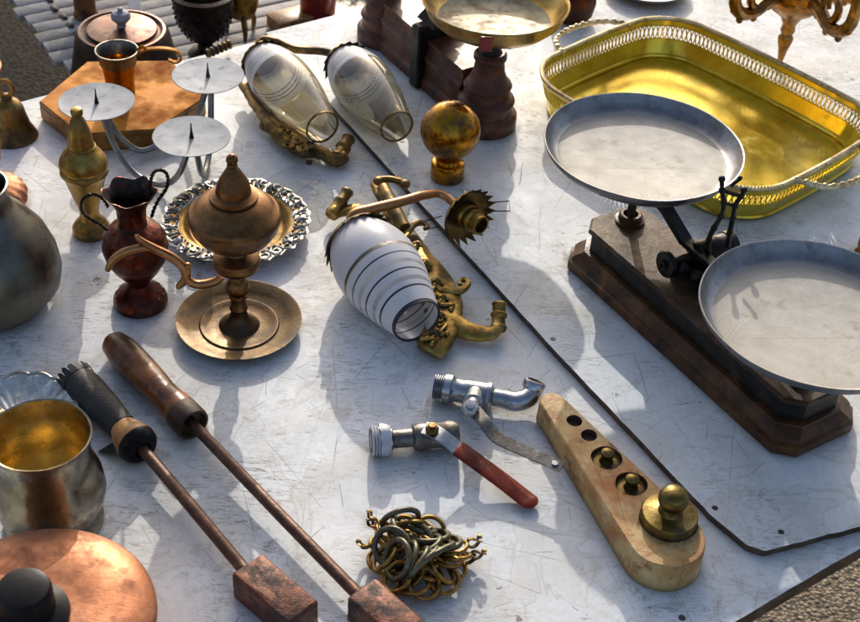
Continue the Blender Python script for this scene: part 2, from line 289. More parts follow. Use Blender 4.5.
MT = dict(
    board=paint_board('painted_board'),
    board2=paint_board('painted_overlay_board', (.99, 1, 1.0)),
    edge=wood('raw_board_edge', (.035, .022, .014), (.075, .046, .027), (.16, .10, .06), (1, 1, 1), 30),
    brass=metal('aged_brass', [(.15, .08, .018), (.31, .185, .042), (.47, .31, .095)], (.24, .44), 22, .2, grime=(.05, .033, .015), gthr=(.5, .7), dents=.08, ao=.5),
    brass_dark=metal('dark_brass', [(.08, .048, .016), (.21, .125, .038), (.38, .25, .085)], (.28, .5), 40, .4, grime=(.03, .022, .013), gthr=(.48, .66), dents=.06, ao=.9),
    gold=metal('polished_brass', [(.56, .36, .022), (.76, .57, .05), (.84, .70, .13)], (.10, .22), 9, .08, metallic=.66, grime=(.34, .17, .02), gthr=(.54, .8), gscale=10, dents=.04),
    finial=metal('amber_brass', [(.22, .09, .008), (.45, .205, .018), (.60, .32, .04)], (.12, .28), 16, .1, grime=(.05, .025, .010), gthr=(.5, .66), gscale=32, dents=.08),
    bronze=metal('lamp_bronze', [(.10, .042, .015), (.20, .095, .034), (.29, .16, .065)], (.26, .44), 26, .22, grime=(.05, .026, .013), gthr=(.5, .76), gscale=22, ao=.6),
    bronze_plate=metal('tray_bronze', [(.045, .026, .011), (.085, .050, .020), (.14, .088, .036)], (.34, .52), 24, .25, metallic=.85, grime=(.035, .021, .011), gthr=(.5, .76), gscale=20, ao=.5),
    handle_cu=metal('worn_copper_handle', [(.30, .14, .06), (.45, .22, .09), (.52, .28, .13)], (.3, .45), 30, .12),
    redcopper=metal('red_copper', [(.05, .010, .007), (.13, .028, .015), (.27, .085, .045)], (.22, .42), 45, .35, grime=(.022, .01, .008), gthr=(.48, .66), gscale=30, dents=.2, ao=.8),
    darkmetal=metal('blackened_copper', [(.014, .011, .010), (.036, .026, .021), (.085, .06, .045)], (.3, .5), 40, .35, metallic=.85),
    copper=metal('warm_copper', [(.34, .13, .06), (.46, .20, .10), (.53, .275, .155)], (.42, .58), 14, .25, metallic=.7, grime=(.24, .09, .04), gthr=(.46, .72), gscale=24, dents=.12),
    copper_pot=metal('brown_copper', [(.045, .016, .010), (.095, .038, .025), (.16, .08, .05)], (.3, .5), 16, .2, grime=(.025, .014, .010), gthr=(.48, .7), dents=.1),
    iron=metal('black_iron', [(.007, .007, .007), (.018, .016, .014), (.042, .034, .027)], (.32, .55), 30, .3, metallic=.6, grime=(.05, .025, .012), gthr=(.56, .7), gscale=26),
    candle=metal('dull_steel', [(.22, .24, .27), (.275, .295, .325), (.33, .35, .38)], (.6, .75), 12, .12, metallic=.15, grime=(.19, .19, .185), gthr=(.56, .8), gscale=60),
    wrought=metal('wrought_bar', [(.13, .14, .15), (.24, .25, .26), (.36, .37, .38)], (.3, .5), 40, .25),
    pewter=metal('dull_pewter', [(.085, .083, .07), (.15, .145, .125), (.22, .21, .18)], (.26, .44), 12, .2, grime=(.20, .145, .06), gthr=(.5, .7), gscale=9, dents=.18),
    silver=metal('tarnished_silver', [(.30, .275, .22), (.54, .51, .44), (.74, .71, .64)], (.18, .36), 30, .18, grime=(.10, .08, .05), gthr=(.52, .7), gscale=34, dents=.08, ao=.4),
    mug=metal('mug_silver', [(.20, .175, .115), (.34, .305, .22), (.48, .44, .35)], (.12, .28), 14, .12, grime=(.07, .045, .025), gthr=(.5, .7), gscale=20, dents=.18),
    mug_in=metal('gilt_inside', [(.66, .48, .18), (.80, .65, .32), (.86, .74, .42)], (.2, .36), 14, .1, grime=(.30, .20, .08), gthr=(.55, .8), dents=.08),
    chrome=metal('worn_chrome', [(.30, .315, .335), (.42, .435, .455), (.54, .55, .57)], (.18, .36), 30, .15, grime=(.17, .155, .14), gthr=(.54, .72), gscale=40),
    greysteel=metal('grey_steel', [(.11, .10, .085), (.20, .19, .17), (.30, .285, .26)], (.3, .48), 40, .3, grime=(.10, .065, .04), gthr=(.5, .7), gscale=30),
    teflon=plain('sealing_tape', (.42, .43, .46), (.66, .67, .70), (.4, .6), 120, .6),
    redgrip=plain('red_grip', (.15, .016, .007), (.30, .045, .016), (.4, .6), 45, .35, dark=(.05, .018, .012)),
    pan_wall=metal('steel_pan', [(.17, .17, .175), (.27, .27, .275), (.36, .355, .355)], (.3, .46), 14, .15, grime=(.12, .105, .09), gthr=(.54, .76), gscale=24),
    pan_floor=worn_tin('worn_tin'),
    basewood=wood('brown_base', (.026, .010, .003), (.078, .030, .008), (.16, .066, .018), (1, 1, 1), 24, (.3, .5), (.014, .008, .005), (.5, .7), .4, .3),
    rust_top=metal('rusty_plate', [(.026, .015, .009), (.062, .036, .018), (.13, .082, .044)], (.45, .62), 30, .4, metallic=.15, grime=(.13, .045, .012), gthr=(.54, .72), gscale=22),
    backbase=wood('dark_red_brown_iron', (.035, .013, .008), (.095, .034, .017), (.18, .075, .04), (1, 1, 1), 26, (.34, .54), (.025, .014, .010), (.54, .72), .4, .3),
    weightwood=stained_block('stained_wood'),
    hole=plain('hole_dark', (.05, .02, .012), (.12, .05, .03), (.6, .8)),
    irongrip=wood('turned_wood', (.05, .014, .005), (.20, .065, .016), (.38, .15, .045), (1, 1, 1), 17, (.26, .42), (.020, .009, .006), (.48, .6)),
    tape=plain('black_tape', (.012, .012, .013), (.035, .034, .034), (.38, .6), 50, .6),
    ochre=wood('ochre_wood', (.16, .07, .02), (.32, .16, .05), (.42, .23, .09), (1, 1, 1), 30, (.35, .5), (.04, .02, .012), (.52, .64)),
    rod=metal('rusty_rod', [(.045, .022, .014), (.10, .05, .032), (.19, .10, .065)], (.34, .5), 60, .4, metallic=.6),
    head=metal('worn_copper_head', [(.055, .020, .012), (.14, .050, .027), (.26, .105, .062)], (.36, .55), 40, .7, metallic=.5, grime=(.04, .024, .018), gthr=(.48, .62), gscale=45),
    greenring=metal('grey_green_ring', [(.05, .048, .03), (.115, .11, .07), (.19, .18, .115)], (.3, .46), 60, .3, metallic=.7, grime=(.16, .08, .02), gthr=(.55, .7), gscale=50),
    thinring=metal('gilt_ring', [(.12, .055, .014), (.33, .18, .042), (.50, .31, .085)], (.24, .42), 90, .3, grime=(.06, .035, .015), gthr=(.54, .7), gscale=60),
    box=metal('gilded_box', [(.30, .10, .006), (.47, .19, .010), (.56, .29, .028)], (.5, .65), 10, .12, metallic=.2, grime=(.22, .05, .008), gthr=(.46, .68), gscale=11),
    boxside=metal('box_side', [(.14, .05, .010), (.28, .13, .025), (.40, .21, .05)], (.36, .5), 26, .2, metallic=.4, grime=(.05, .025, .012), gthr=(.52, .68), gscale=24),
    black=plain('black_bakelite', (.006, .006, .007), (.014, .014, .016), (.26, .40), 20, .08),
    glass=glass('clear_glass', (.94, .85, .60), (.40, .33, .14)),  # amber tint stands in for brass reflected in the glass
    frost=frosted('frosted_glass', (.76, .77, .81), .05),
    frost2=frosted('frosted_glass_thin', (.60, .61, .64), .45),
    line=plain('black_line', (.012, .012, .02), (.02, .02, .035), (.3, .4)),
    slat=wood('white_slats', (.20, .19, .18), (.32, .305, .29), (.42, .40, .38), (1, 6, 6), 6, (.55, .7), (.14, .115, .095), (.48, .72), .3),
    cord=plain('dark_cord', (.03, .026, .022), (.06, .05, .045), (.7, .9)),
    asphalt=asphalt('shaded_ground_tone', (.40, .34, .28), 110),  # ground colour darkened to stand for the shade further back
    gravel_sunlit=asphalt('sunlit_ground_tone', (1.55, 1.32, 1.02), 130),  # same stony ground, colour raised to look sunlit
    redglass=plain('deep_red', (.20, .012, .008), (.32, .03, .015), (.12, .25), 20, .05),
    leg=plain('table_leg_paint', (.25, .25, .26), (.38, .38, .4), (.4, .6)),
    chand=metal('chandelier_brass', [(.16, .07, .018), (.36, .18, .045), (.58, .34, .10)], (.2, .38), 30, .2, grime=(.06, .03, .015), gthr=(.54, .7), gscale=26, dents=.1),
    weight=metal('weight_brass', [(.10, .072, .022), (.20, .145, .045), (.32, .245, .10)], (.26, .44), 26, .3, grime=(.04, .028, .014), gthr=(.48, .68), gscale=26, ao=.9),
    brass_pan=metal('pan_brass', [(.36, .20, .05), (.56, .36, .10), (.68, .49, .19)], (.2, .4), 18, .15, grime=(.10, .05, .025), gthr=(.52, .72), gscale=20, dents=.05),
    rim_silver=metal('bright_rim', [(.44, .33, .14), (.66, .54, .30), (.82, .74, .55)], (.25, .42), 40, .15, metallic=.85, grime=(.16, .10, .03), gthr=(.55, .7), gscale=50),
    pan_warm=metal('worn_pale_brass', [(.34, .27, .15), (.46, .39, .24), (.55, .49, .34)], (.45, .62), 26, .3, metallic=.25, grime=(.26, .15, .06), gthr=(.48, .7), gscale=24),
    shell_silver=metal('shell_silver', [(.42, .40, .35), (.66, .64, .58), (.80, .78, .73)], (.2, .38), 30, .15, metallic=.9, grime=(.12, .10, .07), gthr=(.56, .7), gscale=40, ao=.6),
    brass_cast=metal('cast_brass', [(.15, .085, .018), (.35, .22, .052), (.54, .37, .12)], (.26, .46), 34, .45, grime=(.05, .034, .016), gthr=(.5, .68), gscale=24, dents=.1, ao=.9),
    rubber=plain('dark_screw', (.015, .014, .013), (.03, .028, .025), (.4, .6)),
)

# ------------------------------------------------------------------ mesh builder
def frame(z, x=None):
    z = Vector(z).normalized()
    x = Vector(x) if x is not None else (Vector((0, 0, 1)) if abs(z.z) < .9 else Vector((1, 0, 0)))
    y = z.cross(x).normalized(); x = y.cross(z).normalized()
    return Matrix(((x.x, y.x, z.x), (x.y, y.y, z.y), (x.z, y.z, z.z)))

def spline(pts, n=8, closed=False):
    P = [Vector(p) for p in pts]; out = []
    m = len(P)
    for i in range(m if closed else m - 1):
        if closed: a, b, c, d = P[(i - 1) % m], P[i], P[(i + 1) % m], P[(i + 2) % m]
        else: a, b, c, d = P[max(i - 1, 0)], P[i], P[i + 1], P[min(i + 2, m - 1)]
        for k in range(n):
            t = k / n
            out.append(.5 * ((2 * b) + (c - a) * t + (2 * a - 5 * b + 4 * c - d) * t * t + (3 * b - a - 3 * c + d) * t ** 3))
    if not closed: out.append(P[-1])
    return out

class MB:
    def __init__(s): s.v = []; s.f = []; s.mi = []
    def add(s, vs, fs, mi=0):
        o = len(s.v); s.v += [Vector(v) for v in vs]
        for k, f in enumerate(fs):
            s.f.append([i + o for i in f]); s.mi.append(mi[k] if isinstance(mi, list) else mi)
        return s
    def lathe(s, prof, c=(0, 0, 0), axis=None, n=48, mi=0, xdir=None, mod=None):
        """prof: (r, z) or (r, z, material of the band that starts here)"""
        c = Vector(c); B = frame(axis, xdir) if axis is not None else Matrix.Identity(3)
        vs = []; fs = []; ms = []; rings = []
        for k, p in enumerate(prof):
            r, z = p[0], p[1]
            if r < 1e-6:
                rings.append([len(vs)]); vs.append(c + B @ Vector((0, 0, z)))
            else:
                ring = []
                for i in range(n):
                    a = 2 * PI * i / n; rr, zz = (r, z) if mod is None else mod(a, r, z, k)
                    ring.append(len(vs)); vs.append(c + B @ Vector((rr * math.cos(a), rr * math.sin(a), zz)))
                rings.append(ring)
        for k in range(len(prof) - 1):
            A, C = rings[k], rings[k + 1]; m = prof[k][2] if len(prof[k]) > 2 else mi
            for i in range(n):
                j = (i + 1) % n
                if len(A) == 1 and len(C) == 1: continue
                if len(A) == 1: fs.append([A[0], C[j], C[i]])
                elif len(C) == 1: fs.append([A[i], A[j], C[0]])
                else: fs.append([A[i], A[j], C[j], C[i]])
                ms.append(m)
        return s.add(vs, fs, ms)
    def tube(s, pts, r, n=10, closed=False, mi=0, caps=True, flat=1.0, up=None):
        P = [Vector(p) for p in pts]; m = len(P)
        rr = r if isinstance(r, (list, tuple)) else [r] * m
        if len(rr) != m: rr = [rr[0] + (rr[-1] - rr[0]) * i / (m - 1) for i in range(m)] if len(rr) == 2 else [rr[min(len(rr) - 1, int(i / (m - 1) * (len(rr) - 1)))] + (rr[min(len(rr) - 1, int(i / (m - 1) * (len(rr) - 1)) + 1)] - rr[min(len(rr) - 1, int(i / (m - 1) * (len(rr) - 1)))]) * ((i / (m - 1) * (len(rr) - 1)) % 1) for i in range(m)]
        vs = []; fs = []; prev = None
        for i in range(m):
            t = (P[(i + 1) % m] - P[i - 1]) if closed else (P[min(i + 1, m - 1)] - P[max(i - 1, 0)])
            if t.length < 1e-9: t = Vector((0, 0, 1))
            t.normalize()
            if prev is None:
                u = Vector(up) if up is not None else (Vector((0, 0, 1)) if abs(t.z) < .9 else Vector((1, 0, 0)))
                prev = (u - t * u.dot(t)).normalized()
            else: prev = (prev - t * prev.dot(t)).normalized()
            b = t.cross(prev)
            for k in range(n):
                a = 2 * PI * k / n
                vs.append(P[i] + prev * (math.cos(a) * rr[i] * flat) + b * (math.sin(a) * rr[i]))
        for i in range(m if closed else m - 1):
            for k in range(n):
                k2 = (k + 1) % n; j = (i + 1) % m
                fs.append([i * n + k, i * n + k2, j * n + k2, j * n + k])
        if caps and not closed:
            fs.append(list(range(n))[::-1]); fs.append([(m - 1) * n + k for k in range(n)])
        return s.add(vs, fs, mi)
    def ribbon(s, pts, w, th, up=(0, 0, 1), mi=0):
        """flat strip: width w sideways, thickness th along up"""
        P = [Vector(p) for p in pts]; m = len(P); up = Vector(up); vs = []; fs = []
        ww = w if isinstance(w, (list, tuple)) else [w] * m
        for i in range(m):
            t = (P[min(i + 1, m - 1)] - P[max(i - 1, 0)]).normalized(); b = t.cross(up).normalized(); u = b.cross(t)
            for (q, z) in ((-1, -1), (1, -1), (1, 1), (-1, 1)): vs.append(P[i] + b * (q * ww[i] / 2) + u * (z * th / 2))
        for i in range(m - 1):
            for k in range(4): fs.append([i * 4 + k, i * 4 + (k + 1) % 4, i * 4 + 4 + (k + 1) % 4, i * 4 + 4 + k])
        fs.append([3, 2, 1, 0]); fs.append([(m - 1) * 4 + k for k in range(4)])
        return s.add(vs, fs, mi)
    def sphere(s, c, r, n=16, mi=0, squash=1.0, axis=None):
        prof = [(r * math.sin(PI * k / n), -r * squash * math.cos(PI * k / n)) for k in range(n + 1)]
        prof[0] = (0, -r * squash); prof[-1] = (0, r * squash)
        return s.lathe(prof, c, axis=axis, n=max(10, n * 2 if n < 20 else n), mi=mi)
    def prism(s, loops, mi=0, cap_bottom=True, cap_top=True):
        """stack of same-length outlines (3D points); side walls between them"""
        n = len(loops[0]); vs = [p for l in loops for p in l]; fs = []
        for k in range(len(loops) - 1):
            for i in range(n):
                j = (i + 1) % n; fs.append([k * n + i, k * n + j, (k + 1) * n + j, (k + 1) * n + i])
        if cap_bottom: fs.append(list(range(n))[::-1])
        if cap_top: fs.append([(len(loops) - 1) * n + i for i in range(n)])
        return s.add(vs, fs, mi)
    def box(s, c, d, X=(1, 0, 0), Z=(0, 0, 1), bev=.002, mi=0):
        """bevelled box, centre c, sizes d along X, Y, Z"""
        X = Vector(X).normalized(); Z = Vector(Z); Y = Z.cross(X).normalized(); Z = X.cross(Y); c = Vector(c)
        hx, hy, hz = d[0] / 2, d[1] / 2, d[2] / 2; b = min(bev, hx * .9, hy * .9, hz * .9)
        def loop(ix, z):
            x, y = hx - ix, hy - ix; q = b * .7
            return [c + X * a + Y * e + Z * z for a, e in ((x, y - q), (x - q, y), (-x + q, y), (-x, y - q), (-x, -y + q), (-x + q, -y), (x - q, -y), (x, -y + q))]
        return s.prism([loop(b, -hz), loop(0, -hz + b), loop(0, hz - b), loop(b, hz)], mi)
    def warp(s, amp, scale, seed=0):
        o = Vector((seed * 7.3, seed * 3.1, seed))
        for v in s.v:
            d = noise.noise_vector((v - Vector((0, 0, TZ))) * scale + o); v += d * amp
        return s
    def build(s, name, mats, parent=None, ang=38, origin=None, kind=None, sub=0, rough_=(0, 1)):
        org = origin if origin is not None else (parent['_o'] if parent is not None else (0, 0, 0))
        org = Vector(org)
        me = bpy.data.meshes.new(name); me.from_pydata([v - org for v in s.v], [], s.f)
        for m in (mats if isinstance(mats, list) else [mats]): me.materials.append(MT[m])
        for p, k in zip(me.polygons, s.mi): p.material_index = k
        me.polygons.foreach_set('use_smooth', [True] * len(me.polygons))
        me.update()
        import bmesh
        bm = bmesh.new(); bm.from_mesh(me); bmesh.ops.recalc_face_normals(bm, faces=bm.faces)
        if sub:
            bmesh.ops.subdivide_edges(bm, edges=bm.edges, cuts=sub, use_grid_fill=True)
            for v in bm.verts: v.co += (noise.noise_vector((v.co + org) * rough_[1]) + .5 * noise.noise_vector((v.co + org) * rough_[1] * 2.7)) * rough_[0]
        bm.to_mesh(me); bm.free()
        me.set_sharp_from_angle(angle=R(ang))
        o = bpy.data.objects.new(name, me); COL.objects.link(o)
        if parent is not None:
            o.parent = parent
            if parent.type == 'MESH' or parent.parent: pass
            o['_o'] = list(org)
            if origin is not None: o.location = org - Vector(parent['_o'])
        else: o.location = org; o['_o'] = list(org)
        if kind: o['kind'] = kind
        return o

def thing(name, label, cat, loc, group=None):
    o = bpy.data.objects.new(name, None); COL.objects.link(o); o.empty_display_size = .02
    o.location = loc; o['label'] = label; o['category'] = cat; o['_o'] = list(Vector(loc))
    if group: o['group'] = group
    return o
def tag(o, label, cat, group=None):
    o['label'] = label; o['category'] = cat
    if group: o['group'] = group
    return o
for k_, sp_ in (('black', .10), ('tape', .25), ('redgrip', .25), ('box', .08), ('candle', .3), ('rust_top', .3), ('copper', .3)): MT[k_].node_tree.nodes['Principled BSDF'].inputs['Specular IOR Level'].default_value = sp_
V = Vector
def up(P, h): return V((P.x, P.y, P.z + h))

# ------------------------------------------------------------------ ground and tables
g = MB(); g.add([(-150, -150, 0), (150, -150, 0), (150, 150, 0), (-150, 150, 0)], [[0, 1, 2, 3]])
g.build('ground', 'asphalt', kind='structure')
g = MB(); g.add([(-6, -8, .004), (8, -8, .004), (8, 2.35, .004), (-6, 2.35, .004)], [[0, 1, 2, 3]])
g.build('sunlit_gravel_sheet', 'gravel_sunlit', kind='structure')  # added sheet: near ground with the sunlight put into its colour

E1, E2 = V((.597, -.802, 0)), V((.802, .597, 0))     # across and along the table
def tb(a, b, h=0): return E1 * a + E2 * b + V((0, 0, TZ + h))
def edge_pts(A, B, step, amp, seed):
    n = max(2, int((B - A).length / step)); t = (B - A).normalized(); nr = V((-t.y, t.x, 0)); out = []
    for i in range(n):
        q = A.lerp(B, i / n); out.append(q + nr * (amp * noise.noise(q * 37 + V((seed, 0, 0))) + amp * .6 * noise.noise(q * 150)))
    return out

tbl = thing('market_table', 'long white-painted market table, scratched, carrying the metal bric-a-brac', 'table', tb(-1.09, .4) - V((0, 0, TZ)))
corners = [tb(-1.704, -1.1), tb(-.472, -1.1), tb(-.472, 1.9), tb(-1.704, 1.9)]
ol = []
for i in range(4): ol += edge_pts(corners[i], corners[(i + 1) % 4], .012, .0009, i)
top = MB(); top.prism([[p + V((0, 0, -.018)) for p in ol], [p + V((0, 0, -.001)) for p in ol]], 1, True, False)
inn = [p + (tb(-1.088, .4) - p).normalized() * .001 for p in ol]
top.prism([[p + V((0, 0, -.001)) for p in ol], inn], 1, False, False); top.add(inn, [list(range(len(inn)))], 0)
top.build('tabletop', ['board', 'edge'], tbl)
for a, b in ((-1.62, -1.0), (-.56, -1.0), (-.56, 1.8), (-1.62, 1.8), (-1.62, .4), (-.56, .4)):
    l = MB(); l.box(tb(a, b) * 1 + V((0, 0, -.384 - .0)), (.04, .04, .732), E1, bev=.003); l.build('leg', 'leg', tbl)

# overlay board lying on the right half
def seamp(q): return T(q[0], q[1], .0)
cr = [T(745, 551), T(763, 557), T(800, 548), T(860, 532)]
far_dir = (T(860, 532) - T(763, 557)).normalized()
sA = T(340, 120); sB = T(550, 352); sC = T(708, 520)
bk = sA + (sA - sB).normalized() * .27
o_pts = edge_pts(bk, sA, .01, .0007, 1) + edge_pts(sA, sB, .01, .0008, 2) + edge_pts(sB, sC, .01, .0008, 3) + edge_pts(sC, cr[0], .01, .0007, 4) + [cr[0]] + [cr[1]] + edge_pts(cr[1], cr[2], .008, .0015, 5)[1:] + edge_pts(cr[2], cr[3], .008, .0015, 6) + [cr[3], cr[3] + far_dir * 1.1, bk + E2 * 1.2]
OB = .009
ov = MB(); ov.prism([[p + V((0, 0, .0008)) for p in o_pts], [p + V((0, 0, OB)) for p in o_pts]], 1, True, False)
ov.add([p + V((0, 0, OB)) for p in o_pts], [list(range(len(o_pts)))], 0)
ovt = thing('overlay_board', 'white painted sheet laid over the right half of the table, edge dark', 'board', T(700, 330))
ov.build('sheet', ['board2', 'edge'], ovt)
for q in ((553, 339), (715, 508), (781, 532)):
    m = MB(); P = T(q[0], q[1], OB); m.lathe([(0, .0006), (.0028, .0006), (.0033, .0001), (.0034, -.0005)], P, n=14); m.build('screw', 'rubber', ovt)
m = MB(); P = T(682, 618); m.lathe([(0, .0006), (.003, .0006), (.0036, .0001), (.0036, -.0005)], P, n=14); m.build('screw', 'rubber', tbl)
for q in ((309, 27), (402, 141)):
    m = MB(); P = T(q[0], q[1], 0 if q[0] < 330 else OB); m.lathe([(0, .0006), (.003, .0006), (.0036, .0001), (.0036, -.0005)], P, n=14); m.build('screw', 'rubber', tbl if q[0] < 330 else ovt)

# slatted table behind
HB = -.10
LA, LB = T(72, 78, HB), T(12, 0, HB)
sl1 = (LB - LA).normalized(); sl2 = V((sl1.y, -sl1.x, 0))
st = thing('slatted_table', 'low table topped with whitish wooden slats behind the painted table', 'table', V((LA.x + .6, LA.y + 1.2, 0)))
sm = MB(); O0 = LA - sl1 * .35
for i in range(92):
    c = O0 + sl1 * (.036 * i)
    j = rnd.uniform(-.009, .009); L = 1.15
    sm.box(c + sl2 * (L / 2 + j) + V((0, 0, -.006 + rnd.uniform(-.0012, .0012))), (L, .0338, .012), sl2, bev=.0015)
sm.build('slat_top', 'slat', st)
for off in (.058, .62, 1.0):
    cm = MB()
    for i in range(92):
        c = O0 + sl1 * (.036 * i + .018) + sl2 * (off + rnd.uniform(-.003, .003))
        cm.box(c + V((0, 0, .001)), (.010, .020, .006), sl2, bev=.002)
    cm.build('lacing_cord', 'cord', st)
for a, b in ((.1, .15), (.1, 1.0), (3.1, .15), (3.1, 1.0)):
    q = O0 + sl1 * a + sl2 * b; l = MB(); l.box((q.x, q.y, (TZ + HB) / 2 - .008), (.04, .04, TZ + HB - .016), sl1, bev=.003); l.build('leg', 'leg', st)

# ------------------------------------------------------------------ oil lamp
P = T(239.5, 327)
def zs(prof, k): return [(p[0], p[1] * k) + tuple(p[2:]) for p in prof]
KZ = 1.075
lamp = thing('oil_lamp', 'bronze oil lamp with domed lid, long curled handle and round drip plate', 'lamp', P)
m = MB()
m.lathe([(0, .0), (.046, 0), (.060, .004), (.0725, .0115), (.0735, .0135), (.0715, .0135), (.061, .0075), (.047, .0045), (.0455, .0062), (.043, .0062), (.0395, .004), (.024, .004), (.0222, .0065), (.0195, .009), (.012, .0145), (.0095, .022), (.0085, .028)], P, n=72)
m.build('drip_plate', 'bronze_plate', lamp)
m = MB()
m.lathe(zs([(.0085, .024), (.0105, .0265), (.0105, .0285), (.0085, .031), (.0085, .041), (.0105, .043), (.0105, .045), (.0095, .047), (.0132, .052), (.0142, .057), (.0132, .062), (.0095, .066), (.0100, .069), (.0085, .072), (.0105, .076), (.019, .080), (.0255, .085), (.0275, .091), (.0255, .097), (.018, .1015), (.0135, .103), (.0125, .106), (.0095, .108), (.0095, .112)], KZ), P, n=48)
m.build('stem', 'bronze', lamp)
m = MB()
m.lathe(zs([(.0095, .1095), (.015, .1115), (.020, .1125), (.0205, .114), (.030, .1175), (.041, .1255), (.0485, .1365), (.0512, .147), (.0522, .1505), (.0512, .1535), (.0485, .156), (.047, .1565), (.042, .1625), (.035, .1675), (.0285, .1705), (.0245, .1715)], KZ), P, n=64)
m.build('oil_bowl', 'bronze', lamp)
m = MB()
m.lathe(zs([(.0245, .1712), (.0270, .173), (.0270, .1755), (.0225, .177), (.0195, .1785), (.0192, .182), (.0178, .188), (.0145, .195), (.0100, .202), (.0068, .2075), (.005, .2095), (.0062, .211), (.005, .213), (.0065, .216), (.0062, .2195), (.0035, .223), (0, .224)], KZ), P, n=40)
m.build('lid', 'bronze', lamp)
hd = V((-.97, -.24, 0)); P9 = up(P, .07)
def hp(x, y): return TV(x, y, P9, hd)
m = MB()
A = [(222, 276), (216, 281), (205, 284), (195, 284), (187, 279), (183, 267), (171, 257), (156, 249.5), (146, 244), (139, 239), (136, 235)]
m.tube(spline([hp(*q) for q in A], 5), [.0042, .0052, .0052, .0050, .0048, .0052, .0055, .0052, .0045, .0036, .002], 10)
A = [(150, 247), (139, 248), (128, 251), (118, 256), (111, 263), (107.5, 270.5)]
m.tube(spline([hp(*q) for q in A], 5), [.004, .005, .0052, .005, .0045, .003], 10)
A = [(187, 265), (187, 274), (184, 281), (179, 286), (176, 287)]
m.tube(spline([hp(*q) for q in A], 5), [.0035, .0045, .0045, .004, .0025], 10)
m.sphere(hp(187.5, 266), .0042, 8)
m.build('handle', 'handle_cu', lamp)

# ------------------------------------------------------------------ copper vase with twisted handles
P = T(141, 303)
vase = thing('copper_vase', 'small dark red copper vase with two twisted wire handles and ruffled mouth', 'vase', P)
def ruff(a, r, z, k):
    if k < 13 or k > 16: return r, z
    w = math.sin(6 * a + .7) * .6 + .4 * math.sin(11 * a)
    return r * (1 + .045 * w), z + .003 * w
m = MB()
m.lathe([(0, 0), (.030, 0), (.0322, .004), (.0315, .010), (.026, .018), (.018, .024), (.0125, .031), (.0140, .037), (.026, .052), (.0345, .068), (.038, .086), (.0355, .100), (.029, .109), (.019, .114), (.0160, .120), (.0165, .137), (.022, .152), (.030, .160), (.0285, .160), (.020, .150), (.0148, .136), (.0145, .118), (.03, .10), (.03, .08), (0, .05)][:13] + [(.0165, .116), (.0160, .122), (.0168, .138), (.0225, .152), (.0302, .1605), (.0290, .1603, 1), (.0205, .150, 1), (.0150, .137, 1), (.0145, .118, 1), (.028, .10, 1), (.03, .08, 1), (0, .05)], P, n=60, mod=lambda a, r, z, k: (r * (1 + .05 * math.sin(6 * a + .7) + .025 * math.sin(11 * a)), z + .0025 * math.sin(6 * a + .7)) if k in (16, 17, 18) else (r, z))
m.warp(.0006, 60); m.build('body', ['redcopper', 'darkmetal'], vase)
dv = V((.93, .37, 0)).normalized()
for A in ([(152, 196), (150.5, 188), (151, 179), (154, 172), (160, 170), (166, 173), (168, 181), (166, 189), (159, 199), (154, 209), (151.5, 217)],
          [(108, 207), (104, 200), (97, 195), (89, 195), (83, 199), (81, 207), (84, 214), (92, 220), (101, 225), (107, 230)]):
    c = spline([TV(q[0], q[1], P, dv) for q in A], 10)
    m = MB(); n = len(c)
    for ph in (0, PI):
        pts = []
        for i, q in enumerate(c):
            t = (c[min(i + 1, n - 1)] - c[max(i - 1, 0)]).normalized(); u = t.cross(V((-dv.y, dv.x, 0))).normalized(); w = t.cross(u)
            a = i * .75 + ph; pts.append(q + u * (math.cos(a) * .0010) + w * (math.sin(a) * .0010))
        m.tube(pts, .0013, 6)
    m.build('handle', 'darkmetal', vase)
m = MB()
for k in range(14):
    a = 2 * PI * k / 14
    m.sphere(P + V((.0268 * math.cos(a), .0268 * math.sin(a), .0145)), .0042, 6, squash=.5, axis=(math.cos(a), math.sin(a), 1.0))
m.build('foot_petals', 'redcopper', vase)

# ------------------------------------------------------------------ brass bottle
P = T(92, 232)
m = MB()
m.lathe([(0, 0), (.0225, 0), (.0238, .003), (.0232, .010), (.019, .017), (.0135, .022), (.0115, .032), (.0135, .042), (.0185, .060), (.0245, .082), (.0275, .090), (.0295, .092), (.0295, .0945), (.0275, .097), (.0295, .100), (.0300, .104), (.0285, .110), (.023, .119), (.0175, .124), (.0168, .126), (.0178, .127), (.0178, .1285), (.0160, .130), (.0150, .138), (.0128, .152), (.0092, .164), (.0068, .169), (.0055, .171), (.0072, .1735), (.0075, .177), (.006, .181), (0, .183)], P, n=48)
m.warp(.0005, 50); tag(m.build('brass_bottle', 'brass', origin=P), 'slim brass bottle with stepped neck standing behind the red copper vase', 'bottle')

# ------------------------------------------------------------------ candle holder
cd = [T(96.7, 103.3, .1), T(208.1, 77.1, .1), T(191.7, 138, .1)]
C0 = (cd[0] + cd[1] + cd[2]) / 3; C0.z = TZ
ch = thing('candle_holder', 'grey steel candle holder with three round spiked dishes on bent bars', 'candle holder', C0)
m = MB()
def ubar(A, B, dz=.006, sag=None):
    A0, B0 = V((A.x, A.y, TZ)), V((B.x, B.y, TZ)); pts = []
    pts += [up(A0, .098), up(A0.lerp(B0, .03), .075), up(A0.lerp(B0, .14), .038), up(A0.lerp(B0, .30), .013), up(A0.lerp(B0, .5), dz), up(A0.lerp(B0, .70), .013), up(A0.lerp(B0, .86), .038), up(A0.lerp(B0, .97), .075), up(B0, .098)]
    return spline(pts, 6)
m.tube(ubar(cd[0] + V((.006, -.004, 0)), cd[2] + V((-.004, 0, 0))), .0042, 10)
m.tube(ubar(cd[0] + V((.008, .002, 0)), cd[1] + V((-.002, .002, 0)), .0142), .0042, 10)
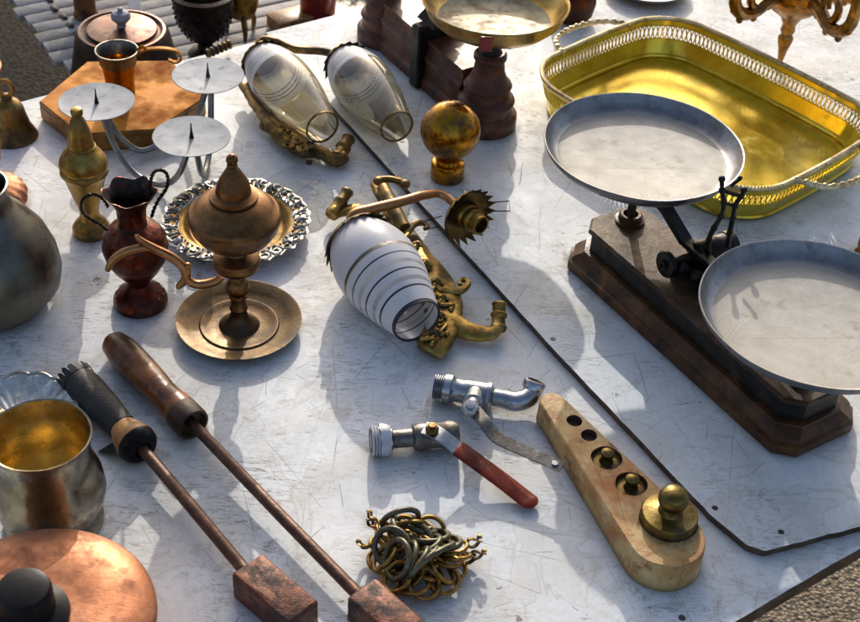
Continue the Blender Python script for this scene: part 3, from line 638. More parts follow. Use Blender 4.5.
m.tube(ubar(cd[2] + V((.004, .003, 0)), cd[1] + V((.004, -.004, 0)), .006), .0042, 10)
m.build('bent_bars', 'wrought', ch)
for c in cd:
    m = MB(); r = .0492
    m.lathe([(0, -.0005), (r * .6, .0), (r * .96, .0018), (r, .003), (r * .985, .0036), (r * .6, .0014), (0, .0008)], c, n=64); m.warp(.0008, 25)
    d = m.build('dish', 'candle', ch)
    s_ = MB(); s_.lathe([(.0032, .0005), (.0028, .003), (.0016, .010), (.0010, .016), (.0008, .0215), (0, .0225)], c, n=10); s_.build('spike', 'iron', d)

# ------------------------------------------------------------------ gilded box and little copper jug
bx = [(39, 101), (87, 61), (171, 60), (205, 97), (157, 129), (80, 134)]
top_ = [T(q[0], q[1], .03) for q in bx]
Pc = sum(top_, V()) / 6; Pc.z = TZ
m = MB()
def ins(k, z): return [V((Pc.x + (p.x - Pc.x) * k, Pc.y + (p.y - Pc.y) * k, TZ + z)) for p in top_]
m.prism([ins(.985, 0), ins(1, .0025), ins(1, .022), ins(.992, .0225), ins(.992, .0235), ins(1, .024), ins(1, .0285), ins(.985, .030)], 1, True, False)
m.add(ins(.985, .030), [list(range(6))], 0)
tag(m.build('flat_box', ['box', 'boxside'], origin=Pc, ang=20), 'flat six-sided golden-brown box under the small copper jug', 'box')
P = T(121, 92, .03)
jug = thing('coffee_jug', 'small copper coffee jug with grey collar standing on the flat golden box', 'jug', P)
m = MB(); m.lathe([(0, 0), (.019, 0), (.0205, .002), (.0205, .020), (.0225, .040), (.0245, .048), (.0235, .048), (.021, .038), (.0185, .01), (0, .006)], P, n=40); m.build('body', 'finial', jug)
m = MB(); m.lathe([(.0245, .046), (.0258, .048), (.0260, .058), (.0275, .061), (.0300, .066), (.0302, .068), (.0285, .068), (.0255, .062), (.0238, .05)], P, n=40); m.build('collar', 'greysteel', jug)
dh = (T(178, 60, .09) - T(121, 60, .09)); dh.z = 0; dh.normalize()
m = MB(); h0 = up(P, .06)
m.ribbon(spline([h0 + dh * .026, h0 + dh * .040 + V((0, 0, .008)), h0 + dh * .062 + V((0, 0, .010)), h0 + dh * .082 + V((0, 0, .006)), h0 + dh * .088 + V((0, 0, -.006)), h0 + dh * .080 + V((0, 0, -.012)), h0 + dh * .070 + V((0, 0, -.008))], 6), .0065, .0028)
m.tube(spline([h0 + dh * .027 + V((0, 0, .003)), h0 + dh * .034 + V((0, 0, .013)), h0 + dh * .041 + V((0, 0, .008))], 6), .0022, 8)
m.build('handle', 'box', jug)

# ------------------------------------------------------------------ silver tray
P = T(236.5, 220, .016); P.z = TZ
tr = thing('silver_dish', 'round silver dish with ornate leafy rim lying behind the oil lamp', 'dish', P)
m = MB(); m.lathe([(0, .003), (.058, .003), (.061, .005), (.066, .0125), (.070, .015), (.084, .0175), (.084, .0158), (.069, .013), (.062, .002), (.056, 0.0005), (0, .0005)], P, n=72); m.warp(.0006, 30); m.build('well', 'brass', tr)
m = MB(); NR = 30
for k in range(NR):
    a = 2 * PI * k / NR
    def Q(rr, aa, z): return P + V((rr * math.cos(aa), rr * math.sin(aa), z))
    st_ = 2 * PI / NR
    c = spline([Q(.078, a - st_ * .3, .0172), Q(.087, a - st_ * .25, .0178), Q(.0925, a, .0178), Q(.089, a + st_ * .35, .0180), Q(.083, a + st_ * .25, .0183), Q(.084, a + st_ * .02, .0184)], 4)
    m.tube(c, [.0010, .0019, .0022, .0019, .0015, .0010], 7)
    m.tube(spline([Q(.076, a + st_ * .2, .0180), Q(.080, a + st_ * .45, .0180), Q(.086, a + st_ * .55, .020), Q(.0915, a + st_ * .5, .0180)], 3), [.001, .002, .002, .001], 6)
    m.sphere(Q(.0755, a, .0178), .0017, 6); m.sphere(Q(.0755, a + st_ * .5, .0178), .0014, 6)
m.lathe([(.072, .0155), (.074, .0172), (.076, .0165), (.088, .0175), (.0925, .0180), (.0945, .018), (.092, .0155), (.080, .0145)], P, n=88, mod=lambda a, r, z, k: (r * (1 + (.018 * math.sin(NR * a) if k >= 3 else 0)), z))
m.warp(.0028, 70); m.build('leafy_rim', 'silver', tr)

# ------------------------------------------------------------------ wall lamps with glass shades
def shade(A, B, R0, Rm, R1, kind, parent, wall=.0016):
    ax = (B - A); L = ax.length; N = 160; pts = []
    def rad(t):
        if t < .36: return R0 + (Rm - R0) * max(0, math.sin(t / .36 * PI / 2)) ** .8
        q = (t - .36) / .64; return Rm + (R1 - Rm) * (1 - math.cos(q * PI * .62)) / (1 - math.cos(PI * .62))
    bands = {'striped': ((0, .45, 1), (.45, .48, 4), (.485, .555, 1), (.555, .568, 2), (.568, .625, 1), (.625, .66, 3), (.66, .705, 1), (.705, .719, 2), (.719, .775, 1), (.775, .81, 3), (.81, .85, 1), (.85, .866, 2), (.866, .975, 1), (.975, 1.1, 2)),
             'clear': ((0, .165, 1), (.165, .173, 2), (.173, .20, 1), (.20, .208, 2), (.208, .235, 1), (.235, .243, 2), (.243, .31, 1), (.60, .608, 3), (.63, .638, 3), (.66, .668, 3), (.988, 1.1, 5))}[kind]
    ts = sorted(set([i / N for i in range(N + 1)] + [b for x in bands for b in x[:2] if b < 1]))
    prof = []
    for t in ts:
        mi = 0
        for a, b, k in bands:
            if a - 1e-6 <= t < b - 1e-6: mi = k
        prof.append((rad(t), t * L, mi))
    m = MB(); m.lathe(prof, A, axis=ax, n=64)
    # thick rolled lip
    lp = []
    Bm = frame(ax)
    m.lathe([(R1 - .0018, L - .001), (R1 - .0008, L + .0012), (R1 + .0008, L + .0010), (R1 + .0012, L - .0012)], A, axis=ax, n=64, mi=2 if kind == 'striped' else 5)
    return m.build('glass_shade', ['glass', 'frost', 'line', 'frost2', 'greysteel', 'brass_dark'], parent)

def toothed(m, c, ax, r, n=22, depth=.012):
    """saw-toothed shade gallery: a shallow cup whose rim is cut into points"""
    ax = V(ax).normalized(); Bm = frame(ax); vs = []; fs = []
    def q(rr, a, z): return c + Bm @ V((rr * math.cos(a), rr * math.sin(a), z))
    k = n * 2
    ringA = [q(.0005, 2 * PI * i / k, 0) for i in range(k)]; ringB = [q(r * .80, 2 * PI * i / k, .001) for i in range(k)]
    ringC = [q(r * .95, 2 * PI * i / k, depth * .4) for i in range(k)]
    ringD = [q(r * (1.14 if i % 2 else .95), 2 * PI * (i + (.6 if i % 2 else 0)) / k, depth * (1.15 if i % 2 else .5)) for i in range(k)]
    loops = [ringA, ringB, ringC, ringD]
    m.prism(loops, cap_bottom=False, cap_top=False)
    m.prism([[p - ax * .0012 for p in l] for l in loops], cap_bottom=False, cap_top=False)

# --- striped single-shade lamp (front)
S0 = T(356, 239, .054); S1 = T(417, 321, .046)
wl = thing('wall_lamp', 'brass wall lamp lying down with one white striped glass shade and a bare toothed socket', 'wall lamp', T(400, 270, 0))
shade(S0, S1, .033, .0508, .0290, 'striped', wl)
axd = (S1 - S0).normalized()
m = MB(); toothed(m, S0 - axd * .002, axd, .0430, 22, .015); m.build('toothed_gallery', 'brass_dark', wl)
D0 = T(464, 213, .062)
axd2 = (axd * .85 + V((.25, -.15, .10))).normalized()
m = MB(); toothed(m, D0, axd2, .0350, 20, .013); m.build('toothed_gallery', 'brass_dark', wl)
m = MB(); m.lathe([(0, .0), (.0165, .0), (.0175, .004), (.0165, .010), (.0150, .012), (.0158, .014), (.0150, .020), (.0115, .022), (.0112, .030), (.0125, .0305), (.0125, .034), (.0095, .035), (.0085, .030), (.0080, .024), (0, .024)], D0 + axd2 * .001, axis=axd2, n=36); m.build('lamp_socket', 'brass', wl)
m = MB()                                                # curved tube joining the two holders
m.tube(spline([S0 - axd * .004, T(352, 216, .072), T(372, 209, .074), T(400, 202, .074), T(425, 195, .072), T(443, 195, .068), D0 - axd2 * .002], 8), [.0055, .0065, .0068, .0064, .0058, .0055, .005], 12)
m.build('arm', 'handle_cu', wl)
m = MB()                                                # back plate, a long pierced casting
bp = [((379, 184), .024, .010), ((389, 205), .022, .010), ((400, 224), .018, .010), ((410, 240), .016, .011), ((419, 257), .018, .014), ((428, 275), .018, .021), ((438, 296), .018, .023), ((443, 311), .017, .020), ((440, 330), .016, .017), ((433, 345), .014, .0165), ((428, 353), .010, .013)]
c = [T(q[0], q[1], h) for q, h, r in bp]; c2 = spline(c, 6)
m.tube(c2, [r * 1.22 for q, h, r in bp], 18, flat=.40, up=(0, 0, 1)); m.warp(.0016, 140)
m.build('back_plate', 'brass_cast', wl)
m = MB()                                                # raised ornament on the plate
for i, (x, y, r) in enumerate(((415, 246, .007), (424, 266, .009), (434, 284, .010), (440, 300, .009), (438, 318, .009), (433, 336, .010))):
    c = T(x, y, .034 - .002 * i)
    pts = [c + V((r * (1 - k / 30) * math.cos(k * .55), r * (1 - k / 30) * math.sin(k * .55), .002 * math.sin(k))) for k in range(22)]
    m.tube(pts, .0022, 7)
for i in range(9):
    x, y = 411 + i * 3.4, 236 + i * 12.5; m.sphere(T(x - 4 + 5 * (i % 2), y, .030 - .001 * i), .0042, 7)
for (x, y, hx, w0) in ((405, 238, .030, 1), (421, 262, .030, -1), (431, 292, .031, 1), (447, 306, .026, -1), (424, 300, .024, 1), (428, 340, .024, -1), (443, 330, .024, 1)):
    c = T(x, y, hx)
    pts = [c + (E1 * (.016 * (k / 12 - .5)) + E2 * (w0 * .006 * math.sin(k / 12 * 2 * PI))) + V((0, 0, .002 * math.sin(k / 12 * PI))) for k in range(13)]
    m.tube(pts, [.0012, .0030, .0026, .0030, .0012], 7); m.sphere(pts[0], .0032, 6); m.sphere(pts[-1], .0032, 6)
m.build('scroll_ornament', 'brass_cast', wl)
m = MB()                                                # top tube and cross piece
m.tube([T(383, 188, .040), T(391, 203, .038), T(405, 228, .032)], [.0085, .0095, .008], 14)
m.tube(spline([T(378, 181, .038), T(386, 179, .040), T(395, 180, .040), T(405, 184, .036)], 4), [.006, .0045, .0045, .006], 10)
for q in ((378.5, 181), (405, 184)): m.sphere(T(q[0], q[1], .038), .0075, 8, squash=.8)
m.build('top_fitting', 'brass', wl)
def socket(mb, P0, P1, s=1.0):
    d = (P1 - P0); L = d.length
    mb.lathe([(0, 0), (.0085 * s, 0), (.010 * s, L * .12), (.008 * s, L * .25), (.0075 * s, L * .45), (.0095 * s, L * .52), (.0095 * s, L * .60), (.0075 * s, L * .66), (.0078 * s, L * .9), (.0088 * s, L * .95), (.0080 * s, L), (0, L)], P0, axis=d, n=20)
m = MB()
m.tube(spline([T(440, 302, .020), T(449, 318, .018), T(461, 328, .014), T(477, 333, .012), T(492, 333, .014), T(499, 326, .020)], 6), [.010, .014, .0145, .012, .010, .0075], 12, flat=.55)
socket(m, T(498, 331, .012), T(499.5, 303, .030), 1.05)
m.build('candle_arm', 'brass_cast', wl)
m = MB()
m.tube(spline([T(375, 216, .020), T(360, 210, .018), T(345, 211, .016), T(334, 215, .014)], 6), [.010, .012, .010, .008], 12, flat=.6)
socket(m, T(331, 216, .016), T(348, 191, .030), 1.0)
m.build('candle_arm', 'brass_cast', wl)
m = MB()
m.tube(spline([T(432, 285, .026), T(440, 291, .026), T(452, 292, .026), T(462, 290, .027), T(468, 284, .028), T(465, 280, .028), T(460, 281, .028), T(460, 285, .027)], 6), [.004, .0055, .0055, .005, .004, .0035, .003, .003], 9)
m.build('curl', 'brass_cast', wl); m = MB()
m.tube(spline([T(405, 240, .028), T(409, 230, .030), T(415, 224, .030), T(423, 223, .030), T(428, 227, .030), T(424, 229, .030)], 6), [.004, .005, .0045, .004, .003, .0025], 9)
m.build('curl', 'brass_cast', wl)
m = MB()                                                # wire clip sticking out on both sides of the bare socket
m.tube([T(482, 203, .062), T(509, 201, .062), T(510, 211, .058), T(484, 211, .058)], .0008, 6)
m.build('wire_clip', 'iron', wl); m = MB()
m.tube([T(442, 216, .058), T(425, 221, .056), T(424, 230, .054), T(440, 226, .056)], .0008, 6)
m.build('wire_clip', 'iron', wl)

# --- double lamp with clear shades (behind)
w2 = thing('wall_lamp', 'brass wall lamp lying down with two clear glass shades tinted amber like the brass they reflect', 'wall lamp', T(310, 110, 0))
SA = [(T(262, 60, .052), T(322.5, 127, .050)), (T(345, 62, .050), T(397, 126.5, .050))]
for A, B in SA:
    shade(A, B, .027, .0430, .0235, 'clear', w2)
    d = (B - A).normalized(); m = MB(); toothed(m, A - d * .003, d, .034, 18, .012); m.build('toothed_gallery', 'brass_dark', w2)
m = MB()
m.tube(spline([SA[0][0] - (SA[0][1] - SA[0][0]).normalized() * .006, T(258, 48, .064), T(262, 40, .070), T(274, 41, .070), T(290, 48, .060), T(305, 50, .056), T(322, 51, .056), T(336, 55, .054), SA[1][0] - (SA[1][1] - SA[1][0]).normalized() * .006], 7), .0062, 12)
m.build('arm', 'brass_dark', w2)
m = MB()
c = [T(244, 84, .022), T(256, 102, .022), T(270, 120, .020), T(284, 134, .016), T(300, 146, .014), T(318, 152, .013), T(334, 156, .012)]
m.tube(spline(c, 6), [.009, .011, .013, .019, .018, .013, .009], 14, flat=.6); m.warp(.0015, 110)
m.build('back_plate', 'brass_dark', w2)
m = MB()
for i, (x, y) in enumerate(((284, 132), (290, 140), (297, 143), (303, 150), (309, 146), (288, 147))):
    c = T(x, y, .026); pts = [c + V((.008 * (1 - k / 26) * math.cos(k * .6 + i), .008 * (1 - k / 26) * math.sin(k * .6 + i), .002)) for k in range(18)]
    m.tube(pts, .0024, 7)
for i in range(10):
    m.sphere(T(282 + i * 3, 128 + i * 3.2 + 5 * (i % 2), .024), .0048, 7)
m.build('leaf_ornament', 'brass_dark', w2)
m = MB()
socket(m, T(336, 160, .012), T(349, 138, .022), 1.15)
m.tube(spline([T(325, 155, .012), T(336, 160, .012), T(345, 156, .014)], 5), [.009, .010, .009], 12)
m.build('candle_arm', 'brass_dark', w2)
m = MB()
m.tube(spline([T(281, 128, .016), T(270, 130, .014), T(263, 128, .014), T(262, 124, .016), T(267, 123, .018)], 5), .0035, 8)
m.build('curl', 'brass_dark', w2); m = MB()
for i in range(6): m.lathe([(.005, 0), (.0075, .002), (.0075, .005), (.005, .007)], T(206 + i * 4.2, 54 - i * 1.8, .014), axis=E2 + V((0, 0, .1)), n=12)
m.build('turned_end', 'brass_dark', w2)

# ------------------------------------------------------------------ brass ball finial
P = T(447, 177, OB)
m = MB(); bz = .0745
prof = [(0, 0), (.0218, 0), (.0228, .0015), (.0228, .0225), (.0212, .025), (.0165, .0265), (.0155, .029), (.0185, .0315), (.0185, .0335), (.0150, .0355)]
for k in range(3, 21): a = PI * k / 20; prof.append((.0402 * math.sin(a), bz - .0402 * math.cos(a)))
prof[-1] = (0, bz + .0402)
m.lathe(prof, P, n=56)
tag(m.build('ball_finial', 'finial', origin=P), 'shiny amber brass ball on a short round collar', 'finial')

# ------------------------------------------------------------------ main scale
Ba = T(566, 268, OB); Bb = T(765, 450, OB); BU = (Bb - Ba).normalized(); BV = V((-BU.y, BU.x, 0))
def bq(u, v, h): return Ba + BU * u + BV * v + V((0, 0, h))
sc = thing('counter_scale', 'old brown counter scale with two steel pans on a long moulded base', 'scale', bq(.185, .06, 0))
def octo(u0, u1, v0, v1, c, h): return [bq(u0 + c, v0, h), bq(u1 - c, v0, h), bq(u1, v0 + c, h), bq(u1, v1 - c, h), bq(u1 - c, v1, h), bq(u0 + c, v1, h), bq(u0, v1 - c, h), bq(u0, v0 + c, h)]
def tiers(m, tl, u0, u1, v0, v1, c, mi=0):
    m.prism([octo(u0 + i, u1 - i, v0 + i, v1 - i, c, h) for i, h in tl], mi)
U0, U1, V0, V1 = -.018, .392, 0, .122
m = MB(); tiers(m, [(.002, 0), (0, .003), (0, .014), (.003, .016), (.003, .019), (.006, .024), (.010, .028), (.012, .030), (.0125, .032), (.016, .033)], U0, U1, V0, V1, .020)
m.build('plinth', 'basewood', sc, ang=25)
m = MB(); tiers(m, [(.018, .0331), (.018, .058)], U0, U1, V0, V1, .018); m.build('base_body', 'iron', sc, ang=25)
m = MB(); tiers(m, [(.016, .0582), (.0145, .0595), (.0145, .063), (.0165, .065)], U0, U1, V0, V1, .018); m.build('top_plate', 'rust_top', sc, ang=25)
HBs = .065
def pan(c, r, parent):
    k = r / .12; m = MB()
    m.lathe([(0, .0, 1), (.098 * k, .0003, 1), (.1035 * k, .0012, 0), (.1095 * k, .0045), (.1150 * k, .0105), (.1188 * k, .0175), (.1200 * k, .0195), (.1214 * k, .0199), (.1218 * k, .0188), (.1196 * k, .013), (.114 * k, .0060), (.107 * k, .0008), (.098 * k, -.0014), (0, -.0018)], c - V((0, 0, .018)), n=96)
    m.warp(.0007, 14)
    return m.build('pan', ['pan_wall', 'pan_floor'], parent, origin=c)
PL = T(643.6, 144.5, .185 + 0); PR = T(817, 310.6, .160)
for Pp, r in ((PL, .1175), (PR, .1225)):
    pan(Pp, r, sc)
    b = V((Pp.x, Pp.y, Ba.z + HBs))
    H = Pp.z - .0205 - b.z
    m = MB(); m.lathe([(.0055, .0), (.0055, H * .80), (.009, H * .84), (.011, H * .9), (.030, H * .985), (.030, H), (0, H)], b, n=24); m.build('pan_post', 'rust_top', sc)
    m = MB(); m.lathe([(.010, 0), (.0185, 0), (.0185, .003), (.0150, .004), (.0150, .0085), (.0125, .011), (.0095, .011), (.0085, .007)], b, n=36); m.build('collar', 'basewood', sc)
ca, cb_ = bq(.135, .030, HBs + .021), bq(.141, .128, HBs + .021)
m = MB(); dcy = (cb_ - ca).normalized()
m.lathe([(0, 0), (.0155, 0), (.0165, .0015), (.0165, .006), (.0145, .008), (.0055, .0085), (.0055, .044), (.0150, .0445), (.0165, .047), (.0165, .088), (.0180, .089), (.0180, .098), (.0150, .1005), (0, .101)], ca, axis=dcy, n=36)
m.lathe([(0, -.0008), (.003, -.001), (.003, -.004), (.006, -.0035), (.006, 0)], ca, axis=dcy, n=16)
m.build('pivot_roller', 'iron', sc)
m = MB()
m.ribbon([bq(.050, .060, .138), bq(.085, .066, .124), bq(.120, .074, .095)], .016, .007, up=BU * .3 + V((0, 0, 1)))
m.ribbon([bq(.120, .074, .095), bq(.20, .074, .092), bq(.25, .068, .102), bq(.310, .062, .110)], .014, .007)
m.build('beam', 'iron', sc)
m = MB()
for du in (0, .05):
    m.box(bq(.130 + du, .072, HBs + .010), (.008, .050, .020), BU, bev=.002)
m.box(bq(.155, .072, HBs + .005), (.075, .030, .010), BU, bev=.002)
for q in ((.145, .05), (.165, .055), (.15, .09), (.175, .085)): m.sphere(bq(q[0], q[1], HBs + .016), .008, 8)
m.build('beam_bracket', 'iron', sc)
def ptr(pts):
    m = MB(); p0 = bq(.150, .080, HBs); pp = [TV(x, y, p0, (1, .12)) for x, y in pts]
    c = spline(pp, 5); m.tube(c, [.0035, .003, .0035, .0026, .003, .0025, .0028], 9)
    for q in pp[1:]: m.sphere(q, .0042, 7)
    return m, pp
m, pp = ptr([(709, 256), (709, 240), (714, 228), (721, 216), (724, 203), (722, 190), (722, 179)])
m.build('pointer', 'iron', sc)
m, pp2 = ptr([(728, 246), (730, 232), (733, 218), (735, 206), (741, 196), (744, 190)])
m.tube([pp[4], pp2[3]], .0018, 7); m.tube([pp[5], V(pp2[4])], .0028, 8); m.sphere(TV(740, 178, bq(.15, .08, HBs), (1, .12)), .003, 7)
m.tube([TV(731, 186, bq(.15, .08, HBs), (1, .12)), TV(741, 178, bq(.15, .08, HBs), (1, .12))], .0022, 7)
m.build('pointer', 'iron', sc)

# ------------------------------------------------------------------ back scale (brass pan)
P = T(484, 124, OB)
Pl = T(386, 38, OB); dB = (Pl - P); dB.z = 0; Lb = dB.length; dB.normalize(); nB = V((-dB.y, dB.x, 0))
bs = thing('counter_scale', 'dark red-brown iron scale with turned pedestals and one brass pan, at the back', 'scale', P)
for k, q in enumerate((P, Pl)):
    m = MB(); m.lathe([(0, 0), (.044, 0), (.046, .003), (.046, .020), (.043, .024), (.039, .026), (.0385, .038), (.041, .042), (.0395, .046), (.034, .050), (.0325, .062), (.035, .066), (.033, .070), (.027, .076), (.0225, .088), (.0205, .104), (.0235, .108), (.0235, .114), (.020, .118), (0, .118)], q, n=48)
    m.build('pedestal', 'backbase', bs)
m = MB()
def bp_(u, v, h): return P + dB * u + nB * v + V((0, 0, h))
def lp(v, h0): return [bp_(.03, -v, h0), bp_(Lb - .03, -v, h0), bp_(Lb - .03, v, h0), bp_(.03, v, h0)]
m.prism([lp(.030, 0), lp(.032, .002), lp(.032, .016), lp(.027, .021), lp(.026, .044), lp(.0285, .047), lp(.0285, .053), lp(.024, .057), lp(.022, .072), lp(.025, .075), lp(.025, .080)], 0)
m.build('base_bar', 'backbase', bs, ang=25)
m = MB()
m.box(bp_(Lb * .48, 0, .05), (.024, .080, .102), dB, bev=.004)
m.prism([[bp_(Lb * .48 + a, b, h) for a, b in ((-.018 * s_, -.018 * s_), (.018 * s_, -.018 * s_), (.018 * s_, .018 * s_), (-.018 * s_, .018 * s_))] for s_, h in ((1.3, .101), (.9, .115), (.75, .125), (.9, .140))], 0)
m.build('centre_pillar', 'iron', bs, ang=25)
PB = T(496, 1, .205)
m = MB()
m.tube(spline([bp_(Lb * .98, 0, .130), bp_(Lb * .7, 0, .136), bp_(Lb * .48, 0, .138), bp_(Lb * .25, 0, .132), bp_(.0, 0, .124)], 6), [.007, .010, .013, .010, .007], 8, flat=1.5)
m.build('beam', 'iron', bs, ang=30)
m = MB(); qb = up(P, .118)
m.lathe([(.017, 0), (.012, .006), (.010, .020), (.016, .028), (0, .028)], qb, n=18)
m.ribbon([up(V((PB.x, PB.y, 0)), qb.z + .034) + nB * s_ for s_ in (-.05, -.02, .02, .05)], .014, .006)
m.ribbon([up(V((PB.x, PB.y, 0)), qb.z + .0345) + dB * s_ for s_ in (-.05, -.02, .02, .05)], .014, .007)
m.tube(spline([qb + V((0, 0, .01)), qb + dB * .02 + V((0, 0, .028)), qb + dB * .045 + V((0, 0, .022)), qb + dB * .06 + V((0, 0, .032))], 5), .005, 8)
m.build('pan_support', 'iron', bs)
m = MB(); r = .0995
m.lathe([(0, 0, 1), (.066, .0005, 1), (.078, .0045, 0), (.090, .016), (.096, .028), (.0985, .032), (.1000, .0335), (.1012, .032), (.099, .028), (.093, .014), (.080, .002), (.066, -.0015), (0, -.002)], V((PB.x, PB.y, PB.z - .031)), n=80); m.warp(.0008, 16)
m.build('pan', ['brass_pan', 'pan_warm'], bs)
m = MB(); tq = TV(486, 44, PB + V((0, -.102, 0)), (1, 0)); m.box(tq, (.018, .003, .026), (1, .1, 0), (0, -.3, 1), bev=.001); m.build('red_tag', 'redglass', bs)

# ------------------------------------------------------------------ pierced brass tray
ta, tb_ = V((.70, -.714, 0)), V((.714, .70, 0)); TC = ta * -.957 + tb_ * 1.457 + V((0, 0, TZ + OB))
ty = thing('gallery_tray', 'large yellow brass tray with pierced gallery wall and silvery rope rim', 'tray', TC)
NT_ = 620
def outl(hl, hw, rc, h, bow=.009):
    """rounded rectangle with slightly bowed sides, evenly spaced"""
    raw = []
    for cx, cy, a0 in ((hl - rc, hw - rc, 0), (-hl + rc, hw - rc, PI / 2), (-hl + rc, -hw + rc, PI), (hl - rc, -hw + rc, 1.5 * PI)):
        for k in range(25): a = a0 + PI / 2 * k / 24; raw.append(V((cx + rc * math.cos(a), cy + rc * math.sin(a), 0)))
    dense = []
    for i in range(len(raw)):
        A, B = raw[i], raw[(i + 1) % len(raw)]; n = max(1, int((B - A).length / .002))
        for k in range(n): dense.append(A.lerp(B, k / n))
    for p in dense:
        fx = max(0, 1 - (p.x / hl) ** 2); fy = max(0, 1 - (p.y / hw) ** 2)
        if abs(p.y) > hw * .7: p.y += math.copysign(bow * fx, p.y)
        if abs(p.x) > hl * .7: p.x += math.copysign(bow * fy, p.x)
    S = [0]
    for i in range(len(dense)): S.append(S[-1] + (dense[(i + 1) % len(dense)] - dense[i]).length)
    out = []; j = 0
    for i in range(NT_):
        t = S[-1] * i / NT_
        while S[j + 1] < t: j += 1
        A, B = dense[j], dense[(j + 1) % len(dense)]; q = A.lerp(B, (t - S[j]) / max(1e-9, S[j + 1] - S[j]))
        out.append(TC + ta * q.x + tb_ * q.y + V((0, 0, h)))
    return out
HL, HW, RC = .206, .160, .068
TH = .056
def wall(t):      # t 0..1 up the wall; it flares
    e = -.014 + .014 * t ** .8
    return outl(HL + e, HW + e, RC + e * .6, .004 + TH * t)
W0 = [wall(t) for t in (0, .12, .47, .82, 1.0)]
m = MB()
fl = W0[0]; m.prism([fl], 0, False, True) if False else m.add([p - V((0, 0, .002)) for p in fl], [list(range(NT_))], 0)
m.build('floor', 'gold', ty)
m = MB(); m.prism([W0[0], W0[1], W0[2]], 0, False, False); m.prism([W0[3], W0[4]], 0, False, False)
m.tube([p + V((0, 0, .001)) for p in W0[0]][::3], .0035, 8, closed=True)
for L_ in (W0[2], W0[3]): m.tube(L_[::2], .0010, 5, closed=True)
for k in range(2):          # interlaced ovals between the two solid bands
    pts = []
    for i in range(NT_ * 2):
        j = i // 2; A = W0[2][j]; B = W0[3][j]; 
        if i % 2: A = A.lerp(W0[2][(j + 1) % NT_], .5); B = B.lerp(W0[3][(j + 1) % NT_], .5)
        ph = 2 * PI * 88 * i / (NT_ * 2)
        pts.append(A.lerp(B, .5 + .5 * math.sin(ph + k * PI)))
    m.tube(pts, .00115, 5, closed=True)
m.build('pierced_wall', 'gold', ty)
m = MB()
rp = W0[4]; m.tube([p + V((0, 0, .001)) for p in rp][::2], .0036, 8, closed=True)
for i in range(0, NT_ * 1, 2):
    p = rp[i] + V((0, 0, .0025)); q = rp[(i + 2) % NT_]; t = (q - rp[i]).normalized(); n_ = V((-t.y, t.x, 0))
    m.tube([p - n_ * .003 - t * .0016, p + V((0, 0, .0014)), p + n_ * .003 + t * .0016], .0013, 5)
m.build('rope_rim', 'rim_silver', ty)
def tl(x, y, h): return TC + ta * x + tb_ * y + V((0, 0, h))
for sgn in (1, -1):
    m = MB(); X = HL + .012
    c = spline([tl(sgn * (X - .010), -.075, .060), tl(sgn * (X + .012), -.066, .060), tl(sgn * (X + .030), -.050, .058), tl(sgn * (X + .040), -.025, .057), tl(sgn * (X + .043), 0, .056), tl(sgn * (X + .040), .025, .057), tl(sgn * (X + .030), .050, .058), tl(sgn * (X + .012), .066, .060), tl(sgn * (X - .010), .075, .060)], 6)
    n = len(c); m.tube(c, [.0028 + .0018 * abs(math.sin(i * .8)) for i in range(n)], 8)
    for i in range(2, n - 2, 3): m.sphere(c[i] + V((0, 0, .002)), .0040, 6)
    m.build('handle', 'rim_silver', ty)

# ------------------------------------------------------------------ weights block
wb = T(553, 401, .031); we = T(665.5, 537, .035); ax = (we - wb); ax.z = 0; WL = ax.length; ax.normalize(); ay = V((-ax.y, ax.x, 0))
W0p = V((wb.x, wb.y, TZ))
def drop(r0, r1, h0, h1):
    out = []; b = math.asin((r1 - r0) / WL)
    for k in range(25): a = PI / 2 + b + (PI - 2 * b) * k / 24; out.append(W0p + ax * (r0 * math.cos(a)) + ay * (r0 * math.sin(a)) + V((0, 0, h0)))
    for k in range(33): a = -PI / 2 - b + (PI + 2 * b) * k / 32; out.append(W0p + ax * (WL + r1 * math.cos(a)) + ay * (r1 * math.sin(a)) + V((0, 0, h1)))
    return out
wbk = thing('weight_block', 'teardrop block of pale worn wood with round sockets for weights', 'weight holder', W0p + ax * WL / 2)
m = MB(); m.prism([drop(.0145, .0395, 0, 0), drop(.0155, .0405, .002, .002), drop(.0145, .0395, .029, .035), drop(.0130, .0380, .0305, .0365)], 0, True, False)
holes = [((574.5, 418.5), .0088), ((589, 433.5), .0088), ((607, 457), .0165), ((631.5, 484), .0168), ((668, 521), .0295)]
hz = lambda P_: .0305 + .006 * max(0, min(1, (P_ - W0p).dot(ax) / WL))
hp_ = []; loops = [drop(.0130, .0380, .0305, .0365)]; DP = .008
for (q, r) in holes:
    c = T(q[0], q[1], .0345); c.z = TZ + hz(c); hp_.append((c - V((0, 0, DP)), r))
    loops.append([V((c.x + r * math.cos(a), c.y + r * math.sin(a), TZ + hz(V((c.x + r * math.cos(a), c.y + r * math.sin(a), 0))))) for a in [2 * PI * k / 32 for k in range(32)]])
from mathutils.geometry import tessellate_polygon
flat_ = [v for l in loops for v in l]
m.add(flat_, [list(t3) for t3 in tessellate_polygon(loops)], 0)
for l, (c, r) in zip(loops[1:], hp_):
    m.prism([[v - V((0, 0, DP)) for v in l], l], 1, True, False)
m.warp(.0009, 55); blk = m.build('block', ['weightwood', 'hole'], wbk, ang=30)
